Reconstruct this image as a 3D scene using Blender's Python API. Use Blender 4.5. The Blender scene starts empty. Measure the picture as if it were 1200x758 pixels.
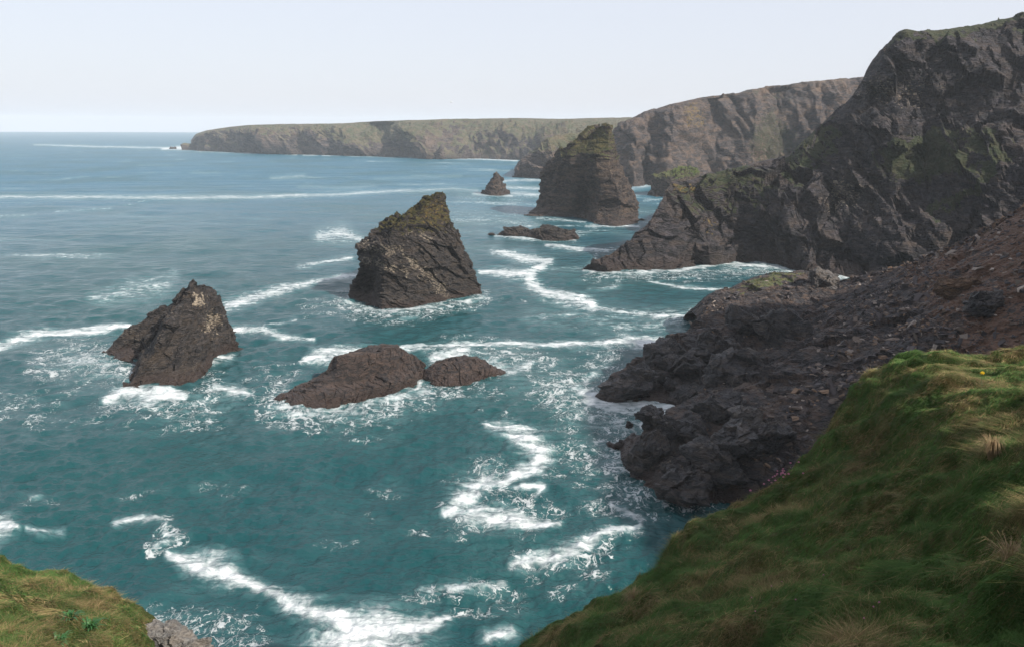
import bpy, math, random
import numpy as np
from mathutils import Matrix, Vector

C = bpy.context.scene
COL = C.collection
rng = np.random.default_rng(7)
random.seed(7)

# ------------------------------------------------------------------ camera
W0, H0 = 1200.0, 758.0                 # the photograph's own pixel grid
F = 933.0                              # focal length in those pixels
CAMZ = 45.0
YINF = 150.5                           # row of the true horizon
th = math.atan((H0 / 2 - YINF) / F)
rho = math.radians(0.3)
fwd = np.array([0, math.cos(th), -math.sin(th)])
r0 = np.array([1.0, 0, 0]); u0 = np.array([0, math.sin(th), math.cos(th)])
rgt = math.cos(rho) * r0 + math.sin(rho) * u0
upv = -math.sin(rho) * r0 + math.cos(rho) * u0
CAM = np.array([0, 0, CAMZ])
cd = bpy.data.cameras.new('camera'); cam = bpy.data.objects.new('camera', cd); COL.objects.link(cam)
cd.sensor_fit = 'HORIZONTAL'; cd.sensor_width = 36; cd.lens = F / W0 * 36
cd.clip_start = 0.1; cd.clip_end = 30000
m = Matrix.Identity(4)
for i in range(3):
    m[i][0] = rgt[i]; m[i][1] = upv[i]; m[i][2] = -fwd[i]; m[i][3] = CAM[i]
cam.matrix_world = m
C.camera = cam

# ------------------------------------------------------------------ light
SUN_AZ, SUN_EL = math.radians(128), math.radians(36)
w = bpy.data.worlds.new('World'); C.world = w; w.use_nodes = True
nt = w.node_tree
sk = nt.nodes.new('ShaderNodeTexSky'); sk.sky_type = 'NISHITA'; sk.sun_disc = False
sk.sun_elevation = SUN_EL; sk.sun_rotation = SUN_AZ; sk.dust_density = 2.0; sk.air_density = 1.0; sk.ozone_density = 1.0
bg = nt.nodes['Background']; bg.inputs[1].default_value = 0.1
veil = nt.nodes.new('ShaderNodeMix'); veil.data_type = 'RGBA'          # thin high cloud over the blue
veil.inputs['Factor'].default_value = 0.78
veil.inputs['B'].default_value = (5.3, 5.45, 6.05, 1)
nt.links.new(sk.outputs[0], veil.inputs['A']); nt.links.new(veil.outputs['Result'], bg.inputs[0])
sd = bpy.data.lights.new('sun', 'SUN'); so = bpy.data.objects.new('sun', sd); COL.objects.link(so)
sd.energy = 4.8; sd.angle = math.radians(0.9); sd.color = (1, 0.93, 0.83)
S = Vector((math.sin(SUN_AZ) * math.cos(SUN_EL), math.cos(SUN_AZ) * math.cos(SUN_EL), math.sin(SUN_EL)))
so.rotation_euler = S.to_track_quat('Z', 'Y').to_euler(); so.location = S * 200 + Vector((0, 0, 60))
C.view_settings.view_transform = 'Standard'; C.view_settings.look = 'None'
C.view_settings.gamma = 1; C.view_settings.use_curve_mapping = False
C.view_settings.exposure = 0.68
C.render.engine = 'CYCLES'
C.cycles.use_denoising = True; C.cycles.denoiser = 'OPENIMAGEDENOISE'
C.cycles.max_bounces = 5; C.cycles.diffuse_bounces = 2; C.cycles.glossy_bounces = 3
C.cycles.transmission_bounces = 2; C.cycles.volume_bounces = 2; C.cycles.transparent_max_bounces = 6
C.cycles.use_adaptive_sampling = True; C.cycles.adaptive_threshold = 0.015
C.cycles.sample_clamp_indirect = 4

# ------------------------------------------------------------------ numpy helpers
def ray(px, py):
    px = np.asarray(px, float); py = np.asarray(py, float)
    return fwd * F + (px - W0 / 2)[..., None] * rgt - (py - H0 / 2)[..., None] * upv
def at(px, py, Y):                                     # the point seen at a pixel, Y metres ahead
    d = ray(px, py); return CAM + d * (np.asarray(Y, float) / d[..., 1])[..., None]
def sea(px, py, z=0.0):                                # the point of the sea seen at a pixel
    d = ray(px, py); return CAM + d * ((z - CAMZ) / d[..., 2])[..., None]
def proj(P):
    q = np.asarray(P) - CAM; zc = q @ fwd; zc = np.where(zc < 0.05, 0.05, zc)
    return W0 / 2 + F * (q @ rgt) / zc, H0 / 2 - F * (q @ upv) / zc

PERM = rng.permutation(256); PERM = np.concatenate([PERM, PERM, PERM])
GR = rng.normal(size=(256, 3)); GR /= np.linalg.norm(GR, axis=1)[:, None]; GR = GR.astype(np.float32)
def perlin(P):
    P = np.asarray(P, np.float32); I = np.floor(P).astype(np.int32); f = P - I; I &= 255
    u = f * f * f * (f * (f * 6 - 15) + 10)
    def g(dx, dy, dz):
        h = PERM[PERM[PERM[I[..., 0] + dx] + I[..., 1] + dy] + I[..., 2] + dz]
        G = GR[h]; return G[..., 0] * (f[..., 0] - dx) + G[..., 1] * (f[..., 1] - dy) + G[..., 2] * (f[..., 2] - dz)
    x0 = g(0, 0, 0) * (1 - u[..., 0]) + g(1, 0, 0) * u[..., 0]
    x1 = g(0, 1, 0) * (1 - u[..., 0]) + g(1, 1, 0) * u[..., 0]
    y0 = x0 * (1 - u[..., 1]) + x1 * u[..., 1]
    x0 = g(0, 0, 1) * (1 - u[..., 0]) + g(1, 0, 1) * u[..., 0]
    x1 = g(0, 1, 1) * (1 - u[..., 0]) + g(1, 1, 1) * u[..., 0]
    y1 = x0 * (1 - u[..., 1]) + x1 * u[..., 1]
    return 1.5 * (y0 * (1 - u[..., 2]) + y1 * u[..., 2])
def fbm(P, o=4, g=0.5, l=2.03):
    a, s, t = 1.0, 0.0, 0.0
    for i in range(o):
        s = s + a * perlin(P + i * 17.3); t += a; a *= g; P = P * l
    return s / t
def ridged(P, o=4):
    a, s, t = 1.0, 0.0, 0.0
    for i in range(o):
        s = s + a * (1 - 2 * np.abs(perlin(P + i * 31.7))); t += a; a *= 0.5; P = P * 2.05
    return s / t
def facets(P, tilt=1.0):                               # worley cells, each a plane of its own height and tilt
    P = np.asarray(P, np.float32); I = np.floor(P).astype(np.int32); f = P - I
    d1 = np.full(P.shape[:-1], 9.0, np.float32); val = np.zeros_like(d1)
    for dx in (-1, 0, 1):
        for dy in (-1, 0, 1):
            for dz in (-1, 0, 1):
                a = (I[..., 0] + dx) & 255; b = (I[..., 1] + dy) & 255; c = (I[..., 2] + dz) & 255
                h = PERM[PERM[PERM[a] + b] + c]; G = GR[h] * 0.55 + 0.5; T = GR[(h * 7 + 13) & 255]
                o0 = dx + G[..., 0] - f[..., 0]; o1 = dy + G[..., 1] - f[..., 1]; o2 = dz + G[..., 2] - f[..., 2]
                d = o0 ** 2 + o1 ** 2 + o2 ** 2; n = d < d1
                val = np.where(n, h / 255.0 - 0.5 + tilt * (o0 * T[..., 0] + o1 * T[..., 1] + o2 * T[..., 2]), val); d1 = np.where(n, d, d1)
    return val
def cells(P):                                          # worley: value of nearest cell, crack distance
    P = np.asarray(P, np.float32); I = np.floor(P).astype(np.int32); f = P - I
    d1 = np.full(P.shape[:-1], 9.0, np.float32); d2 = d1.copy(); val = np.zeros_like(d1)
    for dx in (-1, 0, 1):
        for dy in (-1, 0, 1):
            for dz in (-1, 0, 1):
                a = (I[..., 0] + dx) & 255; b = (I[..., 1] + dy) & 255; c = (I[..., 2] + dz) & 255
                h = PERM[PERM[PERM[a] + b] + c]; G = GR[h] * 0.55 + 0.5
                d = (dx + G[..., 0] - f[..., 0]) ** 2 + (dy + G[..., 1] - f[..., 1]) ** 2 + (dz + G[..., 2] - f[..., 2]) ** 2
                n = d < d1
                d2 = np.where(n, d1, np.minimum(d2, d)); val = np.where(n, h / 255.0, val); d1 = np.where(n, d, d1)
    return val, np.sqrt(d2) - np.sqrt(d1)
def sstep(a, b, x):
    t = np.clip((x - a) / (b - a), 0, 1); return t * t * (3 - 2 * t)
def segdist(px, py, pts):                              # distance to a stroke of (x, y, half width): signed
    best = np.full(px.shape, 1e9)
    if len(pts) == 1: pts = [pts[0], (pts[0][0] + 0.1,) + tuple(pts[0][1:])]
    for a, b in zip(pts[:-1], pts[1:]):
        dx, dy = b[0] - a[0], b[1] - a[1]; L = dx * dx + dy * dy + 1e-9
        t = np.clip(((px - a[0]) * dx + (py - a[1]) * dy) / L, 0, 1)
        d = np.hypot(px - a[0] - t * dx, py - a[1] - t * dy) / (a[2] + t * (b[2] - a[2]) + 1e-9)
        best = np.minimum(best, d)
    return best
def blob(px, py, x, y, rx, ry, ang=0):
    c, s = math.cos(math.radians(ang)), math.sin(math.radians(ang)); dx, dy = px - x, py - y
    return np.sqrt(((dx * c + dy * s) / rx) ** 2 + ((-dx * s + dy * c) / ry) ** 2)

def resample(A, counts, axis, smooth):                 # A (..., n, ...) -> linear / Catmull-Rom blend
    A = np.moveaxis(A, axis, 0); n = len(A); out = []
    for i in range(n - 1):
        k = counts[i]; t = np.linspace(0, 1, k, endpoint=False)
        if i == n - 2: t = np.linspace(0, 1, k + 1)
        t = t.reshape((-1,) + (1,) * (A.ndim - 1))
        p1, p2 = A[i], A[i + 1]; p0 = A[i - 1] if i > 0 else 2 * p1 - p2; p3 = A[i + 2] if i + 2 < n else 2 * p2 - p1
        lin = p1 + (p2 - p1) * t
        cr = 0.5 * (2 * p1 + (p2 - p0) * t + (2 * p0 - 5 * p1 + 4 * p2 - p3) * t ** 2 + (3 * p1 - p0 - 3 * p2 + p3) * t ** 3)
        out.append(lin + (cr - lin) * smooth)
    return np.moveaxis(np.concatenate(out), 0, axis)
def counts_for(A, axis, total):
    d = np.linalg.norm(np.diff(A, axis=axis), axis=-1).mean(axis=1 - axis)
    d = d + 0.15 * d.mean(); return np.maximum(2, np.round(total * d / d.sum())).astype(int)
def normals(P):
    du = np.gradient(P, axis=1); dv = np.gradient(P, axis=0)
    N = np.cross(du, dv); return N / (np.linalg.norm(N, axis=-1, keepdims=True) + 1e-9)
def soften(N, k):
    for _ in range(k):
        N[1:-1] = (N[:-2] + 2 * N[1:-1] + N[2:]) / 4; N[:, 1:-1] = (N[:, :-2] + 2 * N[:, 1:-1] + N[:, 2:]) / 4
    return N / (np.linalg.norm(N, axis=-1, keepdims=True) + 1e-9)

def link(name, me, mat, parent=None, loc=None):
    o = bpy.data.objects.new(name, me); COL.objects.link(o)
    if mat: me.materials.append(mat)
    if parent: o.parent = parent
    if loc is not None: o.location = loc
    return o
def raw_mesh(name, V, F_, n, smooth=True, attrs=None):  # F_ (m, n) index array
    me = bpy.data.meshes.new(name); V = np.asarray(V, np.float32).reshape(-1, 3); F_ = np.asarray(F_, np.int32)
    me.vertices.add(len(V)); me.vertices.foreach_set('co', V.ravel())
    me.loops.add(F_.size); me.loops.foreach_set('vertex_index', F_.ravel())
    me.polygons.add(len(F_)); me.polygons.foreach_set('loop_start', np.arange(0, F_.size, n, dtype=np.int32))
    me.polygons.foreach_set('loop_total', np.full(len(F_), n, np.int32))
    me.polygons.foreach_set('use_smooth', np.full(len(F_), smooth))
    for k, v in (attrs or {}).items():
        v = np.asarray(v, np.float32)
        if v.ndim == 1: a = me.attributes.new(k, 'FLOAT', 'POINT'); a.data.foreach_set('value', v)
        else: a = me.attributes.new(k, 'FLOAT_COLOR', 'POINT'); a.data.foreach_set('color', v.ravel())
    me.update(calc_edges=True); me.validate(); return me
def grid_faces(nr, nc, wrap=False):
    r = np.arange(nr - 1)[:, None]; c = np.arange(nc if wrap else nc - 1)[None, :]; c2 = (c + 1) % nc
    return np.stack([r * nc + c, r * nc + c2, (r + 1) * nc + c2, (r + 1) * nc + c], -1).reshape(-1, 4)
def thing(o, label=None, cat=None, group=None, kind=None):
    if label: o['label'] = label
    if cat: o['category'] = cat
    if group: o['group'] = group
    if kind: o['kind'] = kind
    return o

# ------------------------------------------------------------------ node helpers
class NT:
    def __init__(s, name):
        s.m = bpy.data.materials.new(name); s.m.use_nodes = True; s.t = s.m.node_tree
        s.b = s.t.nodes['Principled BSDF']; s.out = s.t.nodes['Material Output']
    def n(s, k, **kw):
        x = s.t.nodes.new(k)
        for a, v in kw.items(): setattr(x, a, v)
        return x
    def l(s, a, b): s.t.links.new(a, b)
    def put(s, sock, v):
        if hasattr(v, 'is_linked') or isinstance(v, bpy.types.NodeSocket): s.l(v, sock)
        else: sock.default_value = v
    def math(s, op, a, b=0.0, c=None, clamp=False):
        x = s.n('ShaderNodeMath', operation=op, use_clamp=clamp); s.put(x.inputs[0], a); s.put(x.inputs[1], b)
        if c is not None: s.put(x.inputs[2], c)
        return x.outputs[0]
    def step(s, a, b, v):
        x = s.n('ShaderNodeMapRange', interpolation_type='SMOOTHSTEP'); s.put(x.inputs[0], v); s.put(x.inputs[1], a); s.put(x.inputs[2], b)
        return x.outputs[0]
    def mix(s, f, a, b):
        x = s.n('ShaderNodeMix', data_type='RGBA'); s.put(x.inputs['Factor'], f)
        for k, v in (('A', a), ('B', b)):
            if isinstance(v, tuple): v = v + (1,) if len(v) == 3 else v
            s.put(x.inputs[k], v)
        return x.outputs['Result']
    def pos(s): 
        return s.n('ShaderNodeNewGeometry').outputs['Position']
    def map(s, v, scale=(1, 1, 1), rot=(0, 0, 0), loc=(0, 0, 0)):
        x = s.n('ShaderNodeMapping'); s.l(v, x.inputs[0]); x.inputs['Location'].default_value = loc
        x.inputs['Rotation'].default_value = rot; x.inputs['Scale'].default_value = scale; return x.outputs[0]
    def noise(s, v, scale, detail=5, rough=0.55, dist=0.0, col=False):
        x = s.n('ShaderNodeTexNoise'); s.l(v, x.inputs['Vector']); x.inputs['Scale'].default_value = scale
        x.inputs['Detail'].default_value = detail; x.inputs['Roughness'].default_value = rough; x.inputs['Distortion'].default_value = dist
        return x.outputs['Color' if col else 'Fac']
    def voro(s, v, scale, feat='F1', out='Distance', rand=1.0):
        x = s.n('ShaderNodeTexVoronoi', feature=feat); s.l(v, x.inputs['Vector']); x.inputs['Scale'].default_value = scale
        x.inputs['Randomness'].default_value = rand; return x.outputs[out]
    def attr(s, name, out='Fac'):
        x = s.n('ShaderNodeAttribute', attribute_name=name); return x.outputs[out]
    def sep(s, v):
        x = s.n('ShaderNodeSeparateXYZ'); s.l(v, x.inputs[0]); return x.outputs
    def bump(s, h, strength, dist, normal=None):
        x = s.n('ShaderNodeBump'); s.l(h, x.inputs['Height']); x.inputs['Strength'].default_value = strength
        x.inputs['Distance'].default_value = dist
        if normal: s.l(normal, x.inputs['Normal'])
        return x.outputs[0]
    def set(s, **kw):
        for k, v in kw.items(): s.put(s.b.inputs[k.replace('_', ' ')], v)

def rock_material(name, dark, mid, warm, pale, size, rot=(0.5, 0.35, 0.2), veins=0.5, warmth=0.5, gloss=0.0, stain=(0.17, 0.115, 0.03),
                  grass=(0.045, 0.062, 0.016), wet=2.0, relief=1.0):
    t = NT(name); p = t.pos(); z = t.sep(p)[2]
    ps = t.map(p, (1, 1, 3.2), rot)                       # stretched along the bedding
    big = t.noise(p, 0.16 / size, 6, 0.6)
    med = t.noise(ps, 0.9 / size, 7, 0.62, 0.4)
    fine = t.noise(ps, 4.0 / size, 6, 0.65)
    band = t.noise(t.map(p, (1, 1, 5.0), rot), 0.16 / size, 5, 0.6, 0.3)
    blk = t.voro(ps, 0.75 / size, 'F1', 'Color')
    blk = t.sep(blk)[0]
    c = t.mix(t.step(0.40, 0.64, med), dark, mid)
    c = t.mix(t.math('MULTIPLY', t.step(0.62 - 0.2 * warmth, 0.8 - 0.1 * warmth, big), 0.85), c, warm)
    c = t.mix(t.math('MULTIPLY', t.step(0.52, 0.62, band), 0.55), c, warm)
    c = t.mix(t.math('MULTIPLY', t.step(0.47, 0.38, band), 0.65), c, dark)
    c = t.mix(t.math('MULTIPLY', t.step(0.6, 0.95, blk), 0.45), c, warm)
    c = t.mix(t.math('MULTIPLY', t.step(0.55, 0.0, blk), 0.35), c, dark)
    c = t.mix(t.math('MULTIPLY', t.step(0.57, 0.70, fine), 0.5), c, pale)
    vein = t.noise(ps, 0.55 / size, 5, 0.5, 1.2)
    vv = t.math('SUBTRACT', 1.0, t.math('MULTIPLY', t.math('ABSOLUTE', t.math('SUBTRACT', vein, 0.5)), 55 ), clamp=True)
    c = t.mix(t.math('MULTIPLY', t.math('MULTIPLY', vv, t.step(0.5, 0.7, t.noise(p, 0.5 / size, 2))), veins), c, pale)
    # bird-limed ledges and other pale patches, lichen and turf, from masks on the mesh broken up by noise
    n2 = t.noise(p, 1.6 / size, 6, 0.65)
    n3 = t.noise(ps, 1.6 / size, 6, 0.7, 0.6)
    n3b = t.math('ADD', t.math('MULTIPLY', t.math('SUBTRACT', n3, 0.5), 1.8), 0.5)
    pm = t.step(0.50, 0.66, t.math('ADD', n3b, t.math('SUBTRACT', t.math('MULTIPLY', t.attr('pale'), 0.60), 0.42)))
    c = t.mix(t.math('MULTIPLY', pm, 0.85), c, (0.36, 0.30, 0.225))
    lm = t.step(0.48, 0.6, t.math('ADD', n2, t.math('SUBTRACT', t.math('MULTIPLY', t.attr('lichen'), 0.6), 0.42)))
    c = t.mix(t.math('MULTIPLY', lm, 0.8), c, stain)
    gm = t.step(0.44, 0.58, t.math('ADD', n2, t.math('SUBTRACT', t.math('MULTIPLY', t.attr('grass'), 0.9), 0.5)))
    gn = t.noise(p, 0.8 / size, 5, 0.6)
    gc = t.mix(t.step(0.35, 0.65, gn), grass, (grass[0] * 2.0, grass[1] * 1.35, grass[2] * 1.8))
    c = t.mix(gm, c, gc)
    # tide-washed band of weed-dark rock
    wv = t.step(wet * 1.3, wet * 0.4, t.math('ADD', z, t.math('MULTIPLY', t.math('SUBTRACT', t.noise(p, 0.35, 4), 0.5), wet * 1.2)))
    c = t.mix(t.math('MULTIPLY', wv, 0.7), c, (0.04, 0.026, 0.021))
    rough = t.math('SUBTRACT', 0.88 - gloss, t.math('MULTIPLY', wv, 0.38))
    h = t.math('ADD', t.math('ADD', t.math('MULTIPLY', med, 0.9), t.math('MULTIPLY', fine, 0.35)), t.math('MULTIPLY', t.voro(ps, 1.7 / size, 'F1', 'Distance'), 0.4))
    nb = t.bump(h, 1.0, 0.8 * size * relief)
    t.set(Base_Color=c, Roughness=rough, Normal=nb, Specular_IOR_Level=0.35 + gloss * 0.6)
    return t.m

# rocks of each place: (dark, mid, warm, pale)
M_stack = rock_material('slate_stack', (0.0045, 0.004, 0.005), (0.050, 0.043, 0.041), (0.052, 0.038, 0.028), (0.24, 0.20, 0.16), 1.0, veins=0.6)
M_brown = rock_material('brown_wet_rock', (0.007, 0.005, 0.005), (0.058, 0.038, 0.031), (0.070, 0.044, 0.033), (0.18, 0.14, 0.11), 0.8, veins=0.35, wet=1.3, gloss=.15)
M_band = rock_material('banded_stack', (0.006, 0.005, 0.006), (0.066, 0.048, 0.040), (0.105, 0.070, 0.048), (0.22, 0.17, 0.13), 1.5, rot=(0.06, 0.05, 0), veins=0.5, wet=3.5)
M_cliff = rock_material('dark_cliff', (0.005, 0.005, 0.0065), (0.055, 0.048, 0.055), (0.060, 0.043, 0.034), (0.18, 0.16, 0.165), 2.3, rot=(0.4, 0.6, 0.3), veins=0.35, wet=4.0, grass=(0.021, 0.031, 0.010))
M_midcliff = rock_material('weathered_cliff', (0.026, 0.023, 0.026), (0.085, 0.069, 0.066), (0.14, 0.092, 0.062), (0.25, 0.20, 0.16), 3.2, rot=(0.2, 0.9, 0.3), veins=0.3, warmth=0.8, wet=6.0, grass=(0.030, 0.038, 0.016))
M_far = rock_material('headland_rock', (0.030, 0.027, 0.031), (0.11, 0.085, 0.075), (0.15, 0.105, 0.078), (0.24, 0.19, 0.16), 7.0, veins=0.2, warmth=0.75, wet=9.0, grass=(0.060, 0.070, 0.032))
M_slide = rock_material('landslip_slate', (0.007, 0.006, 0.008), (0.042, 0.035, 0.036), (0.085, 0.050, 0.032), (0.20, 0.17, 0.145), 0.8, rot=(0.4, -0.5, 0.2), veins=0.4, warmth=0.55, gloss=0.18, stain=(0.135, 0.070, 0.042), wet=1.8)
M_boulder = rock_material('boulder_slate', (0.008, 0.008, 0.010), (0.046, 0.043, 0.048), (0.075, 0.055, 0.042), (0.20, 0.17, 0.14), 0.6, rot=(0.5, -0.5, 0.2), veins=0.8, warmth=0.3, wet=1.0, gloss=0.3)
def turf_material(name, a, b, c3, sc):
    t = NT(name); p = t.pos()
    n1 = t.noise(p, 0.35 / sc, 6, 0.65); n2 = t.noise(p, 3.0 / sc, 6, 0.7)
    c = t.mix(t.step(0.38, 0.62, n1), a, b); c = t.mix(t.math('MULTIPLY', t.step(0.5, 0.7, n2), 0.7), c, c3)
    t.set(Base_Color=c, Roughness=0.95, Specular_IOR_Level=0.1, Normal=t.bump(n2, 1.0, 0.35 * sc)); return t.m
M_turf = turf_material('salty_turf', (0.040, 0.039, 0.016), (0.070, 0.058, 0.025), (0.030, 0.026, 0.014), 1.0)
M_turf_green = turf_material('green_turf', (0.055, 0.075, 0.020), (0.085, 0.10, 0.030), (0.05, 0.05, 0.02), 1.6)
M_soil = turf_material('hummock_soil', (0.040, 0.056, 0.015), (0.075, 0.072, 0.025), (0.05, 0.032, 0.017), 0.25)

# ------------------------------------------------------------------ rock builders
def rock_relief(P, amp, size, rot=(0.3, 0.25), layer=2.6, seed=0.0, ledge=0.22):
    a, b = rot
    n = np.array([math.sin(b), -math.sin(a) * math.cos(b), math.cos(a) * math.cos(b)])
    Q = P + seed
    s = (Q @ n)[..., None] * n
    L = (Q + s * (layer - 1)) / size                      # squeezed across the bedding
    Lw = L + 0.35 * np.stack([fbm(Q / size / 1.5 + k * 9.1, 3) for k in range(3)], -1)
    d = 0.9 * fbm(Q / (size * 4.5), 4) + 0.35 * ridged(L / 3.0, 4)
    d = d + 1.15 * facets(Lw / 3.6 + 3, 1.2) + 0.55 * facets(Lw / 1.5 + 11, 1.3) + 0.16 * facets(Lw / 0.62 + 5, 1.3)
    v, e = cells(L / 1.3); d = d - 0.22 * np.exp(-e * 8)
    st = (Q @ n) / (size * 0.8) + 1.2 * fbm(Q / (size * 3), 3); fr = st - np.floor(st)
    d = d + ledge * (fr - 0.5) * np.clip(0.4 + 1.5 * fbm(Q / (size * 4) + 50, 2), 0, 1)
    d = d + 0.11 * fbm(L * 2.2, 4, 0.6)
    return d * amp

def turf_child(parent, P, nc, wrap, mask, mat, lift, loc, name='turf'):
    Fc = grid_faces(P.shape[0], P.shape[1], wrap); mk = mask.ravel()
    keep = mk[Fc].min(axis=1) > 0.5; Fk = Fc[keep]
    if len(Fk) < 20: return
    used = np.unique(Fk); idx = -np.ones(mk.size, int); idx[used] = np.arange(len(used))
    N = normals(P).reshape(-1, 3)
    V = P.reshape(-1, 3)[used] + (N[used] * 0.4 + np.array([0, 0, 0.9])) * (lift * (0.35 + 1.1 * rng.random(len(used)) ** 2))[:, None]
    me = raw_mesh(name, V - loc, idx[Fk], 4, True)
    return link(name, me, mat, parent)

def rock(name, rows, setback, mat, label, cat, dims=(200, 200), depth=12.0, conv=0.6, amp=0.6, size=2.0, smooth=0.35,
         grass=None, lichen=None, pale=None, turf=None, group=None, kind=None, rot=(0.3, 0.25), layer=2.6, top_back=0.5, turf_lift=0.35, ledge=.22):
    """rows: waterline first, top last; each a list of (px, py[, extra Y]) from one outline to the other."""
    nr, nc = len(rows), len(rows[0])
    base = np.array([sea(*r[:2]) for r in rows[0]]); Yb = base[:, 1]; ym = Yb.mean()
    Wd = np.zeros((nr + 1, nc, 3))
    for i, r in enumerate(rows):
        k = conv * i / (nr - 1)
        for j, q in enumerate(r):
            Y = Yb[j] * (1 - k) + ym * k + setback[i] + (q[2] if len(q) > 2 else 0)
            Wd[i + 1, j] = base[j] if i == 0 else at(q[0], q[1], Y)
    cen = base.mean(0); Wd[0] = base; Wd[0, :, 2] = -2.5
    # the far side, closing the ring
    frac = np.linspace(0, 1, 6)[1:-1]; bk = np.zeros((nr + 1, 4, 3))
    for i in range(nr + 1):
        dd = depth * (1 - top_back * max(0, i - 1) / (nr - 1))
        for q, fr in enumerate(frac):
            p = Wd[i, -1] * (1 - fr) + Wd[i, 0] * fr; wf = math.sin(math.pi * fr) ** 0.6
            p = p + np.array([0, dd * wf, 0]); bk[i, q] = p
    A = np.concatenate([Wd, bk, Wd[:, :1]], 1)
    cr = counts_for(A[:, :nc], 0, dims[0]); cr[0] = 3
    cc = np.concatenate([counts_for(A[:, :nc], 1, dims[1]), np.full(5, max(6, dims[1] // 12))])
    P = resample(resample(A, cr, 0, smooth), cc, 1, smooth); P = P[:, :-1]
    # a closing cap above the top ring
    mid = P[-1].mean(0); caps = [P[-1] * (1 - f_) + mid * f_ for f_ in (0.3, 0.6, 0.85, 0.97)]
    P = np.concatenate([P, np.stack(caps)])
    Pw = np.concatenate([P[:, -6:], P, P[:, :6]], 1)
    N = soften(normals(Pw), 4)[:, 6:-6]
    d = rock_relief(P, amp, size, rot, layer, 0.0, ledge)
    P = P + N * d[..., None]
    px, py = proj(P); jit = size * F / np.linalg.norm(cen - CAM) * 1.6
    px = px + jit * fbm(P / (size * .9) + 60, 4); py = py + jit * fbm(P / (size * .9) + 90, 4)
    N2 = normals(np.concatenate([P[:, -3:], P, P[:, :3]], 1))[:, 3:-3]
    at_ = {}
    for k, fn in (('grass', grass), ('lichen', lichen), ('pale', pale)):
        if fn: at_[k] = np.clip(fn(px, py, P, N2), 0, 1).ravel()
    loc = np.array([cen[0], cen[1], 0.0])
    me = raw_mesh(name, P.reshape(-1, 3) - loc, grid_faces(P.shape[0], P.shape[1], True), 4, False, at_)
    o = link(name, me, mat, None, loc); thing(o, label, cat, group, kind)
    if turf is not None:
        mk = turf(px, py, P, N2) + 0.35 * fbm(P / 1.3, 4)
        turf_child(o, P, P.shape[1], True, mk, M_turf, turf_lift, loc)
    return o

def cliff(name, A, mat, label, dims, amp, size, fade=None, smooth=0.3, rot=(0.3, 0.4), layer=2.2, kind='structure',
          grass=None, lichen=None, pale=None, crow=None, smooth_shade=False, ledge=.22):
    """A (rows, cols, 3) control points, waterline first, then brow, plateau, back."""
    cr = counts_for(A, 0, dims[0]) if crow is None else crow
    cc = counts_for(A[:max(2, A.shape[0] - 3)], 1, dims[1])
    P = resample(resample(A, cr, 0, smooth), cc, 1, smooth)
    N = soften(normals(P), 4)
    d = rock_relief(P, amp, size, rot, layer, 0.0, ledge)
    if fade is not None:
        row = np.concatenate([np.linspace(fade[i], fade[i + 1], cr[i], endpoint=False) for i in range(len(cr))] + [[fade[-1]]])
        d = d * row[:, None]
    P = P + N * d[..., None]
    px, py = proj(P); jit = size * F / np.linalg.norm(A[1].mean(0) - CAM) * 1.2
    px = px + jit * fbm(P / size + 60, 4); py = py + jit * fbm(P / size + 90, 4); N2 = normals(P); at_ = {}
    for k, fn in (('grass', grass), ('lichen', lichen), ('pale', pale)):
        if fn: at_[k] = np.clip(fn(px, py, P, N2), 0, 1).ravel()
    loc = A[0].mean(0); loc[2] = 0
    me = raw_mesh(name, P.reshape(-1, 3) - loc, grid_faces(*P.shape[:2]), 4, smooth_shade, at_)
    o = link(name, me, mat, None, loc); thing(o, label, None, None, kind); o['category'] = 'cliff'
    return o, P

# ------------------------------------------------------------------ the sea, with its foam
ang = np.concatenate([np.linspace(-180, -42, 60, endpoint=False), np.linspace(-42, 42, 1120), np.linspace(42, 180, 61)[1:]])
ang = np.radians(ang)
inv = np.linspace(1 / 58.0, 1 / 1200.0, 760); rad = np.concatenate([[8, 20, 35, 48], 1 / inv, np.geomspace(1230, 7000, 60)])
RA, AN = np.meshgrid(rad, ang, indexing='ij')
X, Y = RA * np.sin(AN), RA * np.cos(AN)
dr = np.gradient(rad)[:, None]
Z = np.zeros_like(X); wr = np.random.default_rng(3)
for lam, amp in ((38, .20), (24, .14), (15, .14), (9.5, .12), (6.2, .095), (4.1, .085), (2.7, .075), (1.7, .058), (1.1, .036)):
    for k in range(6):
        a = math.radians(-80 + wr.normal() * 34); l_ = lam * wr.uniform(.75, 1.3); ph = wr.uniform(0, 6.28)
        kx, ky = math.cos(a) * 6.283 / l_, math.sin(a) * 6.283 / l_
        ok = np.clip((l_ - 2.2 * dr) / (2.2 * dr), 0, 1)
        Z += amp * 0.55 * ok * np.sin(X * kx + Y * ky + ph + 0.8 * np.sin(X * ky * 0.31 - Y * kx * 0.27 + ph))
modu = 0.75 + 0.6 * fbm(np.stack([X / 45, Y / 60, X * 0], -1), 3)
Z *= np.clip(modu, 0.2, 1.6)
px, py = proj(np.stack([X, Y, X * 0], -1))
vis = (px > -60) & (px < 1260) & (py > 150) & (py < 800) & (np.abs(AN) < 0.8)
solid = np.zeros(X.shape); lace = np.zeros(X.shape)
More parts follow.
